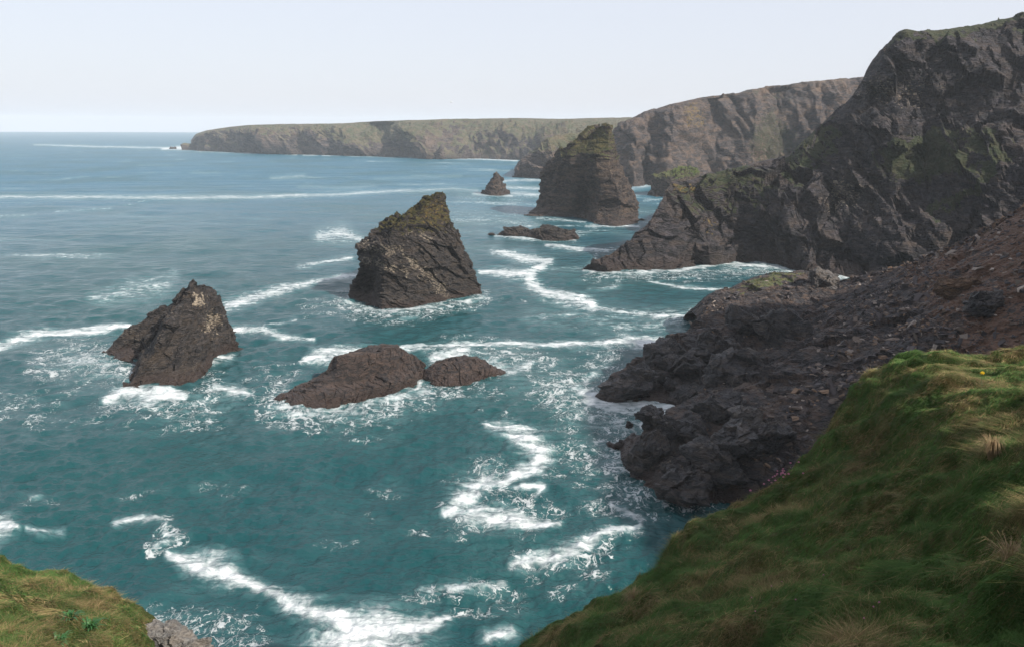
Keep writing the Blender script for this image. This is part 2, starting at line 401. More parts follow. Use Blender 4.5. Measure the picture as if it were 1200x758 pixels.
# wavering of the traced strokes
wx = px + 5.0 * fbm(np.stack([X / 9, Y / 9, X * 0 + 3], -1), 3) * np.clip((py - 170) / 250, 0.05, 1.2)
wy = py + 4.0 * fbm(np.stack([X / 9, Y / 9, X * 0 + 9], -1), 3) * np.clip((py - 170) / 250, 0.03, 1.2)
far_w = 1 - sstep(200, 330, py)
wy = wy + far_w * (1.1 * fbm(np.stack([px / 38, py / 7, px * 0], -1), 4) + .5 * fbm(np.stack([px / 9, py / 4, px * 0 + 4], -1), 3))
def stroke(kind, pts, g=1.0, soft=2.7):
    xs = [p[0] for p in pts]; ys = [p[1] for p in pts]; ws = max(p[2] for p in pts) * soft + 8
    m_ = vis & (px > min(xs) - ws) & (px < max(xs) + ws) & (py > min(ys) - ws) & (py < max(ys) + ws)
    if not m_.any(): return
    d = segdist(wx[m_], wy[m_], pts); v = g * (1 - np.clip(d / soft, 0, 1)) ** 0.8
    T = solid if kind == 's' else lace
    T[m_] = np.maximum(T[m_], v)
ST = [
 # bottom streak
 ('s', [(196, 651, 3), (225, 660, 9), (258, 668, 12), (285, 680, 7), (312, 692, 6), (345, 708, 9), (385, 722, 9), (410, 738, 15), (450, 742, 18), (482, 742, 14), (525, 725, 4)]),
 ('s', [(400, 765, 26), (470, 765, 24)]), ('l', [(180, 720, 10), (240, 735, 26), (300, 750, 20)], .9), ('l', [(205, 690, 8), (250, 700, 8)], .5),
 ('s', [(135, 612, 3), (160, 607, 4), (190, 608, 3)]), ('l', [(195, 608, 6), (190, 628, 8), (215, 632, 6), (178, 646, 5)], 1), ('s', [(196, 611, 1.5), (191, 625, 2.5), (212, 630, 2), (180, 645, 2)], .75),
 ('s', [(-5, 622, 9), (8, 618, 7), (18, 620, 3)]), ('s', [(30, 621, 1.5), (45, 621, 3), (72, 620, 3)], .8), ('l', [(30, 586, 6), (65, 583, 4)], .65), ('s', [(36, 583, 2), (48, 582, 2)], .7),
 ('l', [(140, 583, 3), (165, 578, 3), (197, 574, 3)], .6), ('l', [(230, 571, 4), (262, 573, 7), (290, 570, 3)], .65), ('l', [(300, 655, 5), (345, 665, 6)], .5),
 # central swirl
 ('s', [(572, 498, 4), (598, 504, 9), (620, 517, 11), (634, 533, 9), (626, 549, 9), (600, 557, 6)]), ('s', [(570, 563, 9), (548, 578, 12), (533, 598, 7)]),
 ('s', [(520, 604, 3), (545, 602, 8), (580, 606, 9), (612, 611, 8), (655, 611, 3)]), ('s', [(604, 560, 5), (570, 572, 6)]), ('l', [(575, 555, 20), (560, 590, 26), (610, 600, 22), (650, 600, 10)], .9),
 ('s', [(605, 573, 3), (638, 571, 3), (628, 581, 2)], .8), ('l', [(520, 625, 10), (570, 640, 10), (480, 620, 6)], .65), ('l', [(440, 575, 6), (462, 570, 8)], .7),
 ('l', [(640, 540, 16), (665, 560, 12)], .6),
 # stroke below the grass edge
 ('s', [(602, 660, 4), (650, 651, 8), (682, 638, 6), (712, 625, 4), (748, 618, 4), (750, 606, 4), (728, 597, 3), (716, 590, 1.5)], .95), ('l', [(600, 665, 12), (680, 655, 18), (740, 620, 10)], .8),
 ('s', [(492, 692, 3), (530, 691, 5), (565, 685, 5), (592, 680, 3)], .75), ('l', [(480, 700, 8), (600, 685, 10)], .9), ('l', [(535, 715, 6), (610, 710, 8)], .9), ('s', [(572, 748, 7), (600, 742, 6)], .8),
 ('l', [(655, 690, 8), (700, 672, 8)], .9), ('l', [(690, 590, 10), (780, 600, 14), (850, 600, 8)], .7),
 # broken water against the near rocks
 ('l', [(640, 455, 18), (690, 470, 34), (760, 480, 30), (720, 520, 32), (730, 560, 24)], 1.0), ('l', [(690, 440, 12), (660, 500, 24), (690, 545, 24)], .8), ('s', [(682, 462, 6), (722, 474, 11), (765, 480, 9), (800, 484, 8)], .95),
 ('s', [(690, 492, 7), (735, 500, 8)], .72), ('s', [(655, 470, 10), (700, 480, 18), (750, 490, 16), (785, 488, 8)], .55), ('s', [(700, 515, 14), (722, 545, 12)], .5), ('s', [(620, 372, 6), (690, 372, 10), (800, 388, 10)], .5), ('s', [(520, 250, 5), (600, 252, 7), (630, 262, 5)], .5), ('s', [(540, 232, 3), (610, 235, 3)], .5), ('s', [(560, 420, 14), (640, 440, 16)], .42), ('s', [(60, 425, 12), (140, 436, 14)], .45), ('s', [(200, 480, 12), (260, 470, 12)], .42), ('s', [(330, 478, 12), (460, 474, 12)], .5), ('s', [(710, 525, 9), (725, 545, 7)], .6), ('s', [(705, 462, 4), (740, 469, 6), (795, 476, 6)], .9), ('l', [(690, 425, 8), (720, 410, 14)], .9),
 ('s', [(672, 456, 4), (690, 440, 3), (712, 428, 3)], .7), ('l', [(640, 430, 12), (600, 450, 14), (560, 465, 12)], .55), ('l', [(730, 580, 12), (790, 592, 9), (850, 595, 8)], .9),
 # strokes around the low brown rocks
 ('s', [(352, 426, 2), (370, 418, 5), (400, 413, 5), (440, 411, 3)]), ('s', [(460, 408, 2.5), (500, 408, 3), (545, 402, 2.5), (600, 401, 2.5), (650, 404, 3), (690, 404, 3.5), (735, 399, 5), (812, 404, 5)]),
 ('s', [(512, 422, 6), (545, 411, 6)]), ('s', [(575, 428, 6), (600, 433, 5), (625, 424, 2)], .8), ('l', [(520, 415, 14), (590, 420, 18), (640, 425, 10)], .9), ('s', [(487, 457, 2), (493, 446, 2)], .8),
 ('l', [(318, 470, 18), (345, 486, 18), (400, 487, 16), (450, 478, 14), (505, 462, 10), (560, 455, 8)], 1), ('s', [(325, 476, 4), (365, 482, 6), (400, 481, 5), (450, 468, 4), (500, 457, 4)], .7), ('l', [(325, 450, 14), (345, 440, 8)], .9),
 ('l', [(400, 520, 8), (460, 508, 8), (345, 510, 6)], .5), ('l', [(590, 480, 10), (640, 470, 14)], .5),
 # the sharp rock on the left
 ('l', [(50, 428, 16), (95, 420, 20), (140, 430, 18), (160, 440, 10)], 1), ('s', [(75, 420, 3), (110, 425, 6), (140, 432, 5)], .65), ('s', [(122, 466, 3), (150, 461, 8), (180, 465, 8), (212, 466, 4)]),
 ('l', [(115, 475, 8), (170, 480, 12), (240, 482, 18), (250, 440, 10)], .85), ('s', [(250, 452, 3), (272, 458, 6), (292, 463, 3)], .95), ('s', [(250, 424, 4), (272, 418, 3)], .7), ('l', [(-10, 480, 14), (40, 470, 12), (90, 455, 10), (30, 500, 10)], .7),
 ('l', [(200, 505, 6), (130, 497, 6), (60, 490, 8)], .6), ('l', [(290, 440, 10), (330, 430, 10)], .6),
 ('s', [(-10, 408, 3), (20, 396, 4), (50, 391, 3.5), (100, 388, 3), (152, 384, 2.5)]),
 ('s', [(105, 350, 3), (130, 348, 6), (160, 341, 8), (195, 335, 6)], .68), ('s', [(150, 333, 3), (205, 322, 3)], .6),
 ('s', [(265, 359, 4), (290, 352, 5), (320, 342, 3.5), (360, 333, 2.5), (400, 325, 2), (425, 322, 1.5)], .95), ('s', [(272, 385, 2), (302, 386, 3), (330, 394, 2.5), (368, 398, 1.5)], .9), ('s', [(310, 382, 1.5), (345, 377, 2)], .8),
 ('s', [(375, 276, 5), (400, 273, 7), (422, 281, 3)], .85), ('s', [(350, 313, 2), (390, 306, 2.5), (412, 302, 2)], .8), ('l', [(360, 360, 8), (400, 352, 8)], .7), ('l', [(360, 372, 5), (395, 365, 5)], .7),
 ('l', [(400, 357, 8), (450, 370, 9), (505, 364, 8), (570, 348, 5)], 1), ('s', [(405, 354, 2), (448, 367, 3), (505, 360, 2.5), (566, 349, 1.5)], .75), ('s', [(470, 373, 2), (490, 371, 1.5)], .6),
 # long far streaks
 ('s', [(-10, 231, 1.5), (100, 231, 1.8), (200, 232, 2), (300, 231, 1.8), (400, 228, 1.8), (480, 223, 1.5)], .95), ('s', [(-10, 254, 1.2), (42, 252, 1)], .6), ('s', [(65, 249, 1), (130, 244, 1.2)], .6),
 ('s', [(40, 170, .7), (105, 172, .9), (190, 173.5, 1)], .8), ('s', [(190, 174.5, 1.3), (225, 174, 1.8)], 1), ('s', [(207, 173.5, 1.8), (226, 172, 1.8)], 1),
 ('s', [(228, 177.5, .9), (300, 180, .9)], .7), ('s', [(280, 178.6, 1), (294, 179, 1.2)], 1), ('s', [(335, 180.5, 1), (347, 181, 1)], 1), ('s', [(356, 181, 1.2), (372, 181, 1.2)], 1), ('s', [(378, 181.8, 1), (398, 182, 1)], 1), ('s', [(410, 182.5, .9), (462, 184, .9)], .8),
 ('s', [(480, 184.5, 1), (560, 186, 1.2), (606, 188, 1.4)], .9), ('s', [(318, 209, 1.5), (356, 207, 1.8)], .75), ('s', [(350, 219, 1), (400, 221, 1.5), (440, 218, 1)], .6), ('s', [(440, 210, 1), (500, 208, 1.3), (540, 206, 1)], .6),
 ('s', [(225, 203, .9), (256, 203, .9)], .6), ('s', [(470, 225, 1.4), (530, 221, 1.8), (560, 224, 1.4)], .8), ('s', [(555, 227.5, 1.8), (566, 228.5, 2), (600, 229.5, 1.5)], .95), ('s', [(593, 220, 1.8), (640, 221, 2)], .9), ('s', [(600, 227, 2.2), (635, 229, 2.6)], .95),
 ('s', [(588, 213, 1.4), (615, 211, 2), (655, 211, 1.4)], .95), ('s', [(735, 221, 3), (765, 217, 2.5)], .9), ('s', [(745, 229, 1.6), (778, 225, 2)], .8), ('s', [(755, 236, 1.2), (790, 232, 1.2)], .8), ('s', [(748, 248, 2), (775, 250, 2)], .5),
 ('s', [(530, 258, 3), (565, 258, 4), (615, 262, 3)], .62), ('s', [(520, 270, 2), (570, 273, 2)], .5), ('s', [(580, 277, 1.2), (625, 281, 1.4), (675, 281, 1.4)], .9), ('s', [(630, 256, 1.4), (686, 261, 1.4)], .8), ('s', [(686, 265, 1.4), (748, 265.5, 1.6)], .9),
 ('s', [(600, 247, 2), (640, 252, 2)], .55), ('s', [(680, 272, 2), (720, 270, 1.6)], .5),
 # zigzag streak in the middle
 ('s', [(578, 295, 3), (600, 300, 4), (628, 305, 4), (645, 306, 3), (622, 320, 4), (620, 330, 5), (640, 345, 5.5), (668, 351, 5), (695, 356, 4)]), ('s', [(562, 318, 2), (600, 322, 4), (625, 322, 4)]), ('s', [(640, 288, 1.8), (680, 292, 2.5), (712, 294, 1.5)], .9),
 ('s', [(690, 360, 3), (750, 369, 4), (800, 373, 8), (818, 368, 7)], .78), ('s', [(725, 384, 4), (780, 380, 5)], .62), ('s', [(760, 330, 1.5), (800, 337, 2), (852, 341, 2)], .85), ('s', [(690, 340, 2), (725, 335, 2)], .6),
 ('s', [(684, 318, 1.5), (740, 319, 2), (800, 317, 2), (850, 310, 2), (905, 314, 2.5), (990, 327, 2.5)], .85), ('l', [(690, 322, 6), (800, 322, 6), (900, 318, 6), (985, 328, 5)], .9), ('s', [(850, 309, 2), (890, 309, 3), (915, 313, 2)], .8), ('s', [(945, 320, 2.5), (992, 325, 3)], .95),
 ('s', [(700, 300, 2), (690, 312, 2)], .7), ('s', [(740, 300, 2), (690, 288, 1.5)], .4), ('l', [(650, 380, 10), (700, 385, 10)], .5), ('l', [(590, 345, 6), (560, 350, 6)], .5),
]
for s_ in ST: stroke(*s_)
Z += 0.28 * solid * (0.6 + 1.2 * fbm(np.stack([X / 1.6, Y / 1.6, X * 0], -1), 3)) * np.clip(3.0 / dr, 0, 1)
# thin drifting scum lines and small whitecaps
q = np.stack([X / 16, Y / 34, X * 0], -1)
n_ = fbm(q, 4); n2_ = fbm(np.stack([X / 60, Y / 90, X * 0 + 5], -1), 3)
solid *= 1 - 0.2 * (1 - sstep(200, 300, py)) * sstep(192, 205, py)
lace = np.maximum(lace, 0.55 * sstep(0.16, 0.42, n_ + 0.25 * n2_) * (RA < 900) * (np.clip(px, 0, 900) / 900 * 0.8 + 0.25))
far_l = fbm(np.stack([X / 120, Y / 24, X * 0 + 2], -1), 5, .6) + 0.5 * n2_ + .02 + .16 * sstep(300, 620, px)
solid = np.maximum(solid, 0.62 * sstep(0.20, 0.5, far_l) * sstep(190, 300, RA) * (1 - sstep(1500, 2600, RA)))

t = NT('sea_water'); p = t.pos()
dist = t.n('ShaderNodeVectorMath', operation='LENGTH'); t.l(p, dist.inputs[0]); dist = dist.outputs['Value']
fs, fl = t.attr('solid'), t.attr('lace')
n1 = t.noise(t.map(p, (1, 0.8, 1)), 0.55, 8, 0.68, 0.6); n0 = t.noise(p, 0.09, 5, 0.55)
jit = t.noise(p, 0.45, 4, 0.6, 0, True)
off = t.n('ShaderNodeVectorMath', operation='MULTIPLY_ADD'); t.l(jit, off.inputs[0]); off.inputs[1].default_value = (2.6, 2.6, 2.6); t.l(p, off.inputs[2])
pw = t.map(off.outputs[0], (1, 0.75, 0.0))
ra = t.noise(pw, 0.30, 3.5, 0.55, 1.2); e1 = t.math('MULTIPLY', t.math('ABSOLUTE', t.math('SUBTRACT', ra, 0.5)), 2.6)
rb = t.noise(t.map(off.outputs[0], (1, .8, 0), (0, 0, .6), (31, 7, 0)), 0.8, 4, 0.6, 0.9); e2 = t.math('MULTIPLY', t.math('ABSOLUTE', t.math('SUBTRACT', rb, 0.5)), 1.8)
streak = t.noise(t.map(p, (0.45, 1.3, 1), (0, 0, 0.15)), 0.35, 7, 0.7, 0.8)
nn = t.math('ADD', t.math('ADD', t.math('MULTIPLY', n1, 0.5), t.math('MULTIPLY', n0, 0.15)), t.math('MULTIPLY', streak, 0.35))
nn = t.math('ADD', t.math('MULTIPLY', t.math('SUBTRACT', nn, 0.5), 2.6), 0.5)
thr = t.math('SUBTRACT', 1.02, t.math('MULTIPLY', fs, 1.05))
fsol = t.step(t.math('SUBTRACT', thr, 0.06), t.math('ADD', thr, 0.62), nn)
fsol = t.math('MULTIPLY', fsol, t.step(0.03, 0.25, fs))
fsol = t.math('MULTIPLY', fsol, t.math('ADD', 0.45, t.math('MULTIPLY', t.step(0.38, 0.62, streak), 0.55)))
patch = t.step(0.40, 0.62, t.math('ADD', t.noise(p, 0.22, 5, 0.65), t.math('MULTIPLY', t.math('SUBTRACT', fl, 0.6), 0.35)))
wd = t.math('MULTIPLY', t.math('MULTIPLY', fl, patch), t.math('ADD', 0.02, t.math('MULTIPLY', t.step(0.35, 0.8, n1), 0.24)))
k1 = t.step(wd, t.math('MULTIPLY', wd, 0.3), e1)
k2 = t.math('MULTIPLY', t.step(wd, t.math('MULTIPLY', wd, 0.2), t.math('MULTIPLY', e2, 1.6)), 0.7)
flac = t.math('MULTIPLY', t.math('MAXIMUM', k1, k2), t.step(0.05, 0.4, t.math('MULTIPLY', fl, patch)))
foam = t.math('MAXIMUM', t.math('MULTIPLY', fsol, 0.95), t.math('MULTIPLY', flac, 0.58))
# sea colour: green inshore, reflected sky blue painted in further out
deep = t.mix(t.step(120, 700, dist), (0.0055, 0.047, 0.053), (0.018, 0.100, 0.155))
deep = t.mix(t.math('MULTIPLY', t.step(0.42, 0.65, t.noise(p, 0.012, 4)), 0.45), deep, (0.007, 0.060, 0.058))
deep = t.mix(t.math('MULTIPLY', t.math('MAXIMUM', t.math('MULTIPLY', fl, 0.22), fs), t.math('ADD', 0.12, t.math('MULTIPLY', t.step(0.38, 0.66, streak), 0.75)), None, True), deep, (0.17, 0.29, 0.30))  # aerated water
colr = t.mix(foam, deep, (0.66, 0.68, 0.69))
# ripples
r1 = t.noise(t.map(p, (0.6, 1.0, 0), (0, 0, 0.12)), 2.4, 3, 0.6, 0.1); r2 = t.noise(t.map(p, (0.5, 1.0, 0), (0, 0, -0.1)), 0.30, 3, 0.5, 0.2); r3 = t.noise(t.map(p, (0.35, 1.0, 0)), 0.05, 4, 0.6)
hh = t.math('ADD', t.math('ADD', t.math('MULTIPLY', r1, 0.24), t.math('MULTIPLY', t.math('MULTIPLY', r2, 1.3), t.step(60, 260, dist))), t.math('MULTIPLY', t.math('MULTIPLY', r3, 5.0), t.step(220, 700, dist)))
b1 = t.bump(hh, 1.0, 1.0)
b2 = t.bump(t.math('ADD', foam, t.math('MULTIPLY', n1, foam)), 0.6, 0.12, b1)
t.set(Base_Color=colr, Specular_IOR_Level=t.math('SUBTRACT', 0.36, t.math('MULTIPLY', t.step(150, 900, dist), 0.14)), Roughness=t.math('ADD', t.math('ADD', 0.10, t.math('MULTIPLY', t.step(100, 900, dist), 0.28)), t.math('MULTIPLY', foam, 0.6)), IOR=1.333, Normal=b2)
me = raw_mesh('sea', np.stack([X, Y, Z], -1).reshape(-1, 3), grid_faces(len(rad), len(ang), False), 4, True, {'solid': solid.ravel(), 'lace': lace.ravel()})
sea_o = link('sea', me, t.m); thing(sea_o, 'teal green sea with white foam streaks', 'sea', None, 'structure')
del X, Y, Z, RA, AN, px, py, wx, wy

# ------------------------------------------------------------------ far headland
def strip(base, crest, setb, bulge, mids, back):
    """control grid from a waterline and a skyline (lists of pixels), with intermediate rows."""
    b = np.array([sea(*q) for q in base]); n = len(base); rows = [b - [0, 0, 4.0], b]
    cr = np.array([at(q[0], q[1], b[i, 1] + setb[i]) for i, q in enumerate(crest)])
    for f_, g_ in mids:
        P = b + (cr - b) * f_; P[:, 1] = b[:, 1] + (cr[:, 1] - b[:, 1]) * g_
        rows.append(P)
    rows.append(cr)
    for dy, dz in back:
        P = cr.copy(); P[:, 1] += dy; k = dy / cr[:, 1]; P[:, 0] *= (1 + k)
        P[:, 2] = cr[:, 2] * dz if dz >= 0 else -4; rows.append(P)
    return np.array(rows)
base = [(222, 176), (235, 177.3), (260, 178.2), (300, 179.5), (340, 181), (385, 182), (430, 183), (480, 184.5), (505, 186), (520, 186), (560, 186), (600, 187.5), (660, 191), (740, 194), (820, 196)]
crest = [(224, 168), (230, 160), (243, 154.5), (270, 149.5), (292, 147), (340, 145.8), (400, 145), (440, 142.5), (470, 141.3), (490, 141), (540, 139.6), (600, 139), (660, 139.5), (735, 138), (830, 137)]
setb = [15, 25, 40, 60, 70, 80, 90, 100, 110, 110, 130, 170, 260, 330, 360]
A = strip(base, crest, setb, 0, [(.22, .10), (.5, .24), (.72, .42), (.9, .7)], [(60, 1.0), (500, .97), (700, -1)])
A[:, 0, 2] *= 0.8
# a gully and a spur in the cliff line
A[1:6, 6, 1] -= 25; A[2:6, 7, 1] += 40; A[1:5, 8, 1] -= 35; A[1:5, 9, 1] -= 45; A[2:6, 10, 1] += 30; A[2:5, 4, 1] -= 20
def g_far(px, py, P, N):
    return sstep(.45, .8, N[..., 2]) * 0.9 + 0.75 * sstep(350, 420, px) * (1 - sstep(470, 500, px)) * sstep(15, 30, P[..., 2]) + 0.5 * sstep(570, 640, px) * sstep(20, 40, P[..., 2])
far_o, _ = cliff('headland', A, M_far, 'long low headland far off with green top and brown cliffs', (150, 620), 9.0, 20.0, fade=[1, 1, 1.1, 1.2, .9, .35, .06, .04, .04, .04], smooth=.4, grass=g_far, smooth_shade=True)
far_o['category'] = 'headland'

# promontory behind the big stack
base = [(600, 208), (612, 208.8), (630, 209.6), (655, 210.5), (690, 211.5), (730, 212.5), (800, 214)]
crest = [(603, 202), (608, 191), (626, 177), (642, 163), (662, 158), (700, 155), (800, 150)]
A = strip(base, crest, [5, 12, 22, 32, 60, 90, 120], 0, [(.3, .16), (.6, .4), (.82, .66)], [(30, .98), (140, .5), (170, -1)])
A[1:5, 3, 1] -= 8; A[1:5, 4, 1] += 12
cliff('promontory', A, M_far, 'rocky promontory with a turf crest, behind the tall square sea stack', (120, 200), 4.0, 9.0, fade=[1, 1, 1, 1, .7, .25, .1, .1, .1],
      grass=lambda px, py, P, N: sstep(.4, .75, N[..., 2]) * sstep(15, 28, P[..., 2]))

# the cliff of the bay's far side
base = [(716, 216), (726, 217), (740, 218), (758, 217), (775, 217), (800, 216.5), (840, 216), (880, 216), (920, 216), (970, 216), (1030, 216), (1120, 216)]
crest = [(720, 152), (726, 148), (740, 141), (760, 131), (785, 122.5), (808, 117.5), (840, 113.5), (880, 105), (910, 101), (952, 96.5), (1004, 92), (1090, 86)]
A = strip(base, crest, [75, 78, 76, 70, 62, 52, 48, 46, 45, 45, 45, 45], 0, [(.18, .16), (.4, .30), (.6, .42), (.8, .62), (.94, .86)], [(40, 1.0), (300, .99), (420, -1)])
A[1:7, 2, 1] -= 14; A[1:6, 3, 1] += 10; A[2:7, 4, 1] -= 12; A[2:7, 6, 1] += 10; A[2:7, 7, 1] -= 8; A[2:7, 8, 1] += 14; A[2:7, 9, 1] -= 6
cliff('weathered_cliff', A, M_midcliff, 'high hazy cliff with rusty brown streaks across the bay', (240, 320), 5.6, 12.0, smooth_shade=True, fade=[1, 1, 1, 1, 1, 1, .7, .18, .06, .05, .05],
      rot=(.3, 1.0), grass=lambda px, py, P, N: .5 * sstep(.5, .8, N[..., 2]) * sstep(60, 75, P[..., 2]) + .62 * (1 - sstep(.3, 1.4, blob(px, py, 905, 165, 46, 50, 25))) + .45 * (1 - sstep(.6, 1.2, blob(px, py, 735, 168, 16, 30))),
      lichen=lambda px, py, P, N: .7 * (1 - sstep(.4, 1.2, blob(px, py, 815, 135, 22, 26))) + .45 * (1 - sstep(.4, 1.2, blob(px, py, 745, 175, 20, 20))))

# ------------------------------------------------------------------ the big dark cliff
base = [(682, 317.5), (700, 319), (735, 317.5), (770, 316), (800, 313), (818, 309), (832, 310), (860, 308), (890, 311), (930, 316), (965, 320), (1000, 326), (1050, 331), (1110, 336), (1190, 341), (1320, 348)]
crest = [(686, 314.5), (700, 305.5), (735, 285), (764, 259), (779, 226), (787, 214), (808, 210.5), (845, 202), (880, 195), (920, 187), (960, 150), (1000, 112), (1020, 73), (1046, 40), (1130, 29), (1290, 0)]
setb = [3, 5, 7, 9, 12, 16, 20, 26, 34, 44, 58, 70, 76, 80, 84, 88]
b = np.array([sea(*q) for q in base]); cr = np.array([at(q[0], q[1], b[i, 1] + setb[i]) for i, q in enumerate(crest)])
rows = [b - [0, 0, 4], b]
prof = [(.12, .05), (.25, .14), (.40, .30), (.55, .46), (.70, .62), (.83, .74), (.93, .86)]
for f_, g_ in prof:
    P = b + (cr - b) * f_; P[:, 1] = b[:, 1] + (cr[:, 1] - b[:, 1]) * g_; rows.append(P)
rows.append(cr)
bd = [4, 5, 7, 9, 10, 11, 13, 15, 18, 24, 40, 60, 60, 60, 60, 60]; zf = [-.5, -.3, .2, .5, .75, .8, .8, .8, .8, .82, .95, 1, 1.02, 1.03, 1.03, 1.03]
def back(P, d):
    P = P.copy(); k = d / P[:, 1]; P[:, 1] += d; P[:, 0] *= 1 + k; return P
P = back(cr, np.array(bd, float)); P[:, 2] *= zf; rows.append(P)
P = back(P, np.array(bd) * 1.5); P[:10, 2] = -4; rows.append(P)
P = back(P, 60.0); P[:, 2] = -4; rows.append(P)
A = np.array(rows)
# buttresses and hollows
def push(r, c, dy): A[r, c, 1] += dy
for r in (1, 2, 3): push(r, 5, 7); push(r, 8, 7); push(r, 10, -3); push(r, 6, -3)
for r in (2, 3, 4): push(r, 11, 10); push(r, 9, -3); push(r, 12, 4)
for r in (4, 5, 6): push(r, 9, -6); push(r, 10, 6); push(r, 13, 9)
for r in (5, 6): push(r, 11, -9); push(r, 12, -8)
for r in (7,): push(r, 12, 7); push(r, 13, 5)
for r in (8, 9): push(r, 12, -5); push(r, 13, -7)
for r in (2, 3, 4, 5): push(r, 14, -14); push(r, 15, -18)
def g_big(px, py, P, N):
    up = sstep(.30, .7, N[..., 2])
    g = .95 * (1 - sstep(.6, 1.1, blob(px, py, 1066, 172, 42, 17, -8))) + .9 * (1 - sstep(.6, 1.15, blob(px, py, 1080, 190, 55, 22, 5))) * .8
    g = g + .9 * (1 - sstep(.7, 1.15, blob(px, py, 1130, 225, 62, 9, -38)))
    top = 1046 - px
    g = g + 1.2 * (px > 1046) * sstep(-9, 0, (40 - (px - 1046) * .142 + 7) - py) * sstep(.1, .4, N[..., 2])
    g = g + .85 * (1 - sstep(.5, 1.2, blob(px, py, 850, 225, 62, 26, -10))) * (.45 + .7 * up)
    g = g + .6 * (1 - sstep(.5, 1.2, blob(px, py, 950, 180, 20, 50, 40))) * (.4 + up)
    g = g + .45 * (1 - sstep(.5, 1.2, blob(px, py, 1130, 175, 60, 30)))
    return g + .35 * up * sstep(8, 16, P[..., 2])
def l_big(px, py, P, N):
    return .9 * (1 - sstep(.3, 1.2, blob(px, py, 800, 222, 22, 14))) + .6 * (1 - sstep(.4, 1.2, blob(px, py, 838, 262, 10, 26))) + .4 * (1 - sstep(.4, 1.2, blob(px, py, 1060, 62, 30, 18)))
def p_big(px, py, P, N):  # lighter patches painted in place of the shading contrast this cliff lacks
    return .55 * (1 - sstep(.3, 1.2, blob(px, py, 870, 205, 40, 16))) + .6 * (1 - sstep(.3, 1.3, blob(px, py, 1045, 108, 80, 24, 12))) + .4 * (1 - sstep(.3, 1.2, blob(px, py, 1010, 150, 40, 30))) + .45 * (1 - sstep(.3, 1.2, blob(px, py, 980, 235, 40, 30))) + .4 * (1 - sstep(.3, 1.2, blob(px, py, 1120, 90, 60, 25))) + .3 * (1 - sstep(.3, 1.2, blob(px, py, 770, 315, 60, 6))) + .35 * (1 - sstep(.4, 1.1, blob(px, py, 990, 220, 25, 25)))
cliff('dark_cliff', A, M_cliff, 'high dark shaded cliff with a low rocky point running out to sea', (400, 620), 3.8, 8.0, ledge=.75, fade=[.6, .6, .9, 1, 1, 1, 1, 1, .7, .2, .1, .1, .1], rot=(.5, .55),
      grass=g_big, lichen=l_big, pale=p_big)

# ------------------------------------------------------------------ sea stacks and rocks
up_g = lambda lo, hi: (lambda px, py, P, N: sstep(lo, hi, N[..., 2]))
rock('sea_stack', [
    [(617, 253), (648, 255), (672, 254), (686, 256), (694, 262), (722, 265.5), (747, 262)],
    [(628, 243, 15), (650, 243, 7), (674, 243, -3), (687, 243, 15), (702, 243, 2), (727, 241, 5), (748, 242, 12)],
    [(633, 223, 18), (652, 222, 8), (674, 222, -6), (690, 224, 4), (705, 222, 1), (724, 221, 6), (742, 221, 14)],
    [(637, 199, 20), (655, 199, 9), (671, 199, -7), (685, 199, -4), (700, 199), (715, 199, 6), (730, 200, 14)],
    [(648, 184, 20), (658, 183, 9), (669, 182, -6), (682, 181, -3), (698, 180), (712, 180, 5), (724, 181, 12)],
    [(668, 169), (674, 168), (682, 167), (690, 166), (702, 166), (713, 166), (721, 166)],
    [(690, 152), (696, 150), (700, 148.5), (705, 147.5), (709, 147.5), (714, 148), (717, 150)]],
    [0, 2, 3, 4, 6, 10, 15], M_band, 'tall square sea stack with banded brown rock and a dark cave', 'sea stack', (260, 200), depth=34, conv=.7, ledge=.5, amp=1.15, size=4.2, smooth=.12,
    rot=(.12, -.08), layer=2.2, grass=lambda px, py, P, N: .9 * sstep(.3, .7, N[..., 2]) * sstep(24, 34, P[..., 2]) + .55 * (1 - sstep(.4, 1.1, blob(px, py, 700, 165, 26, 22))),
    lichen=lambda px, py, P, N: .6 * sstep(30, 45, P[..., 2]), pale=lambda px, py, P, N: .45 * (1 - sstep(.3, 1.2, blob(px, py, 700, 200, 40, 20))) + .9 * (1 - sstep(.3, 1.1, blob(px, py, 649, 221, 4, 2))),
    turf=lambda px, py, P, N: sstep(.25, .6, N[..., 2]) * sstep(28, 36, P[..., 2]) * .95, turf_lift=.18)

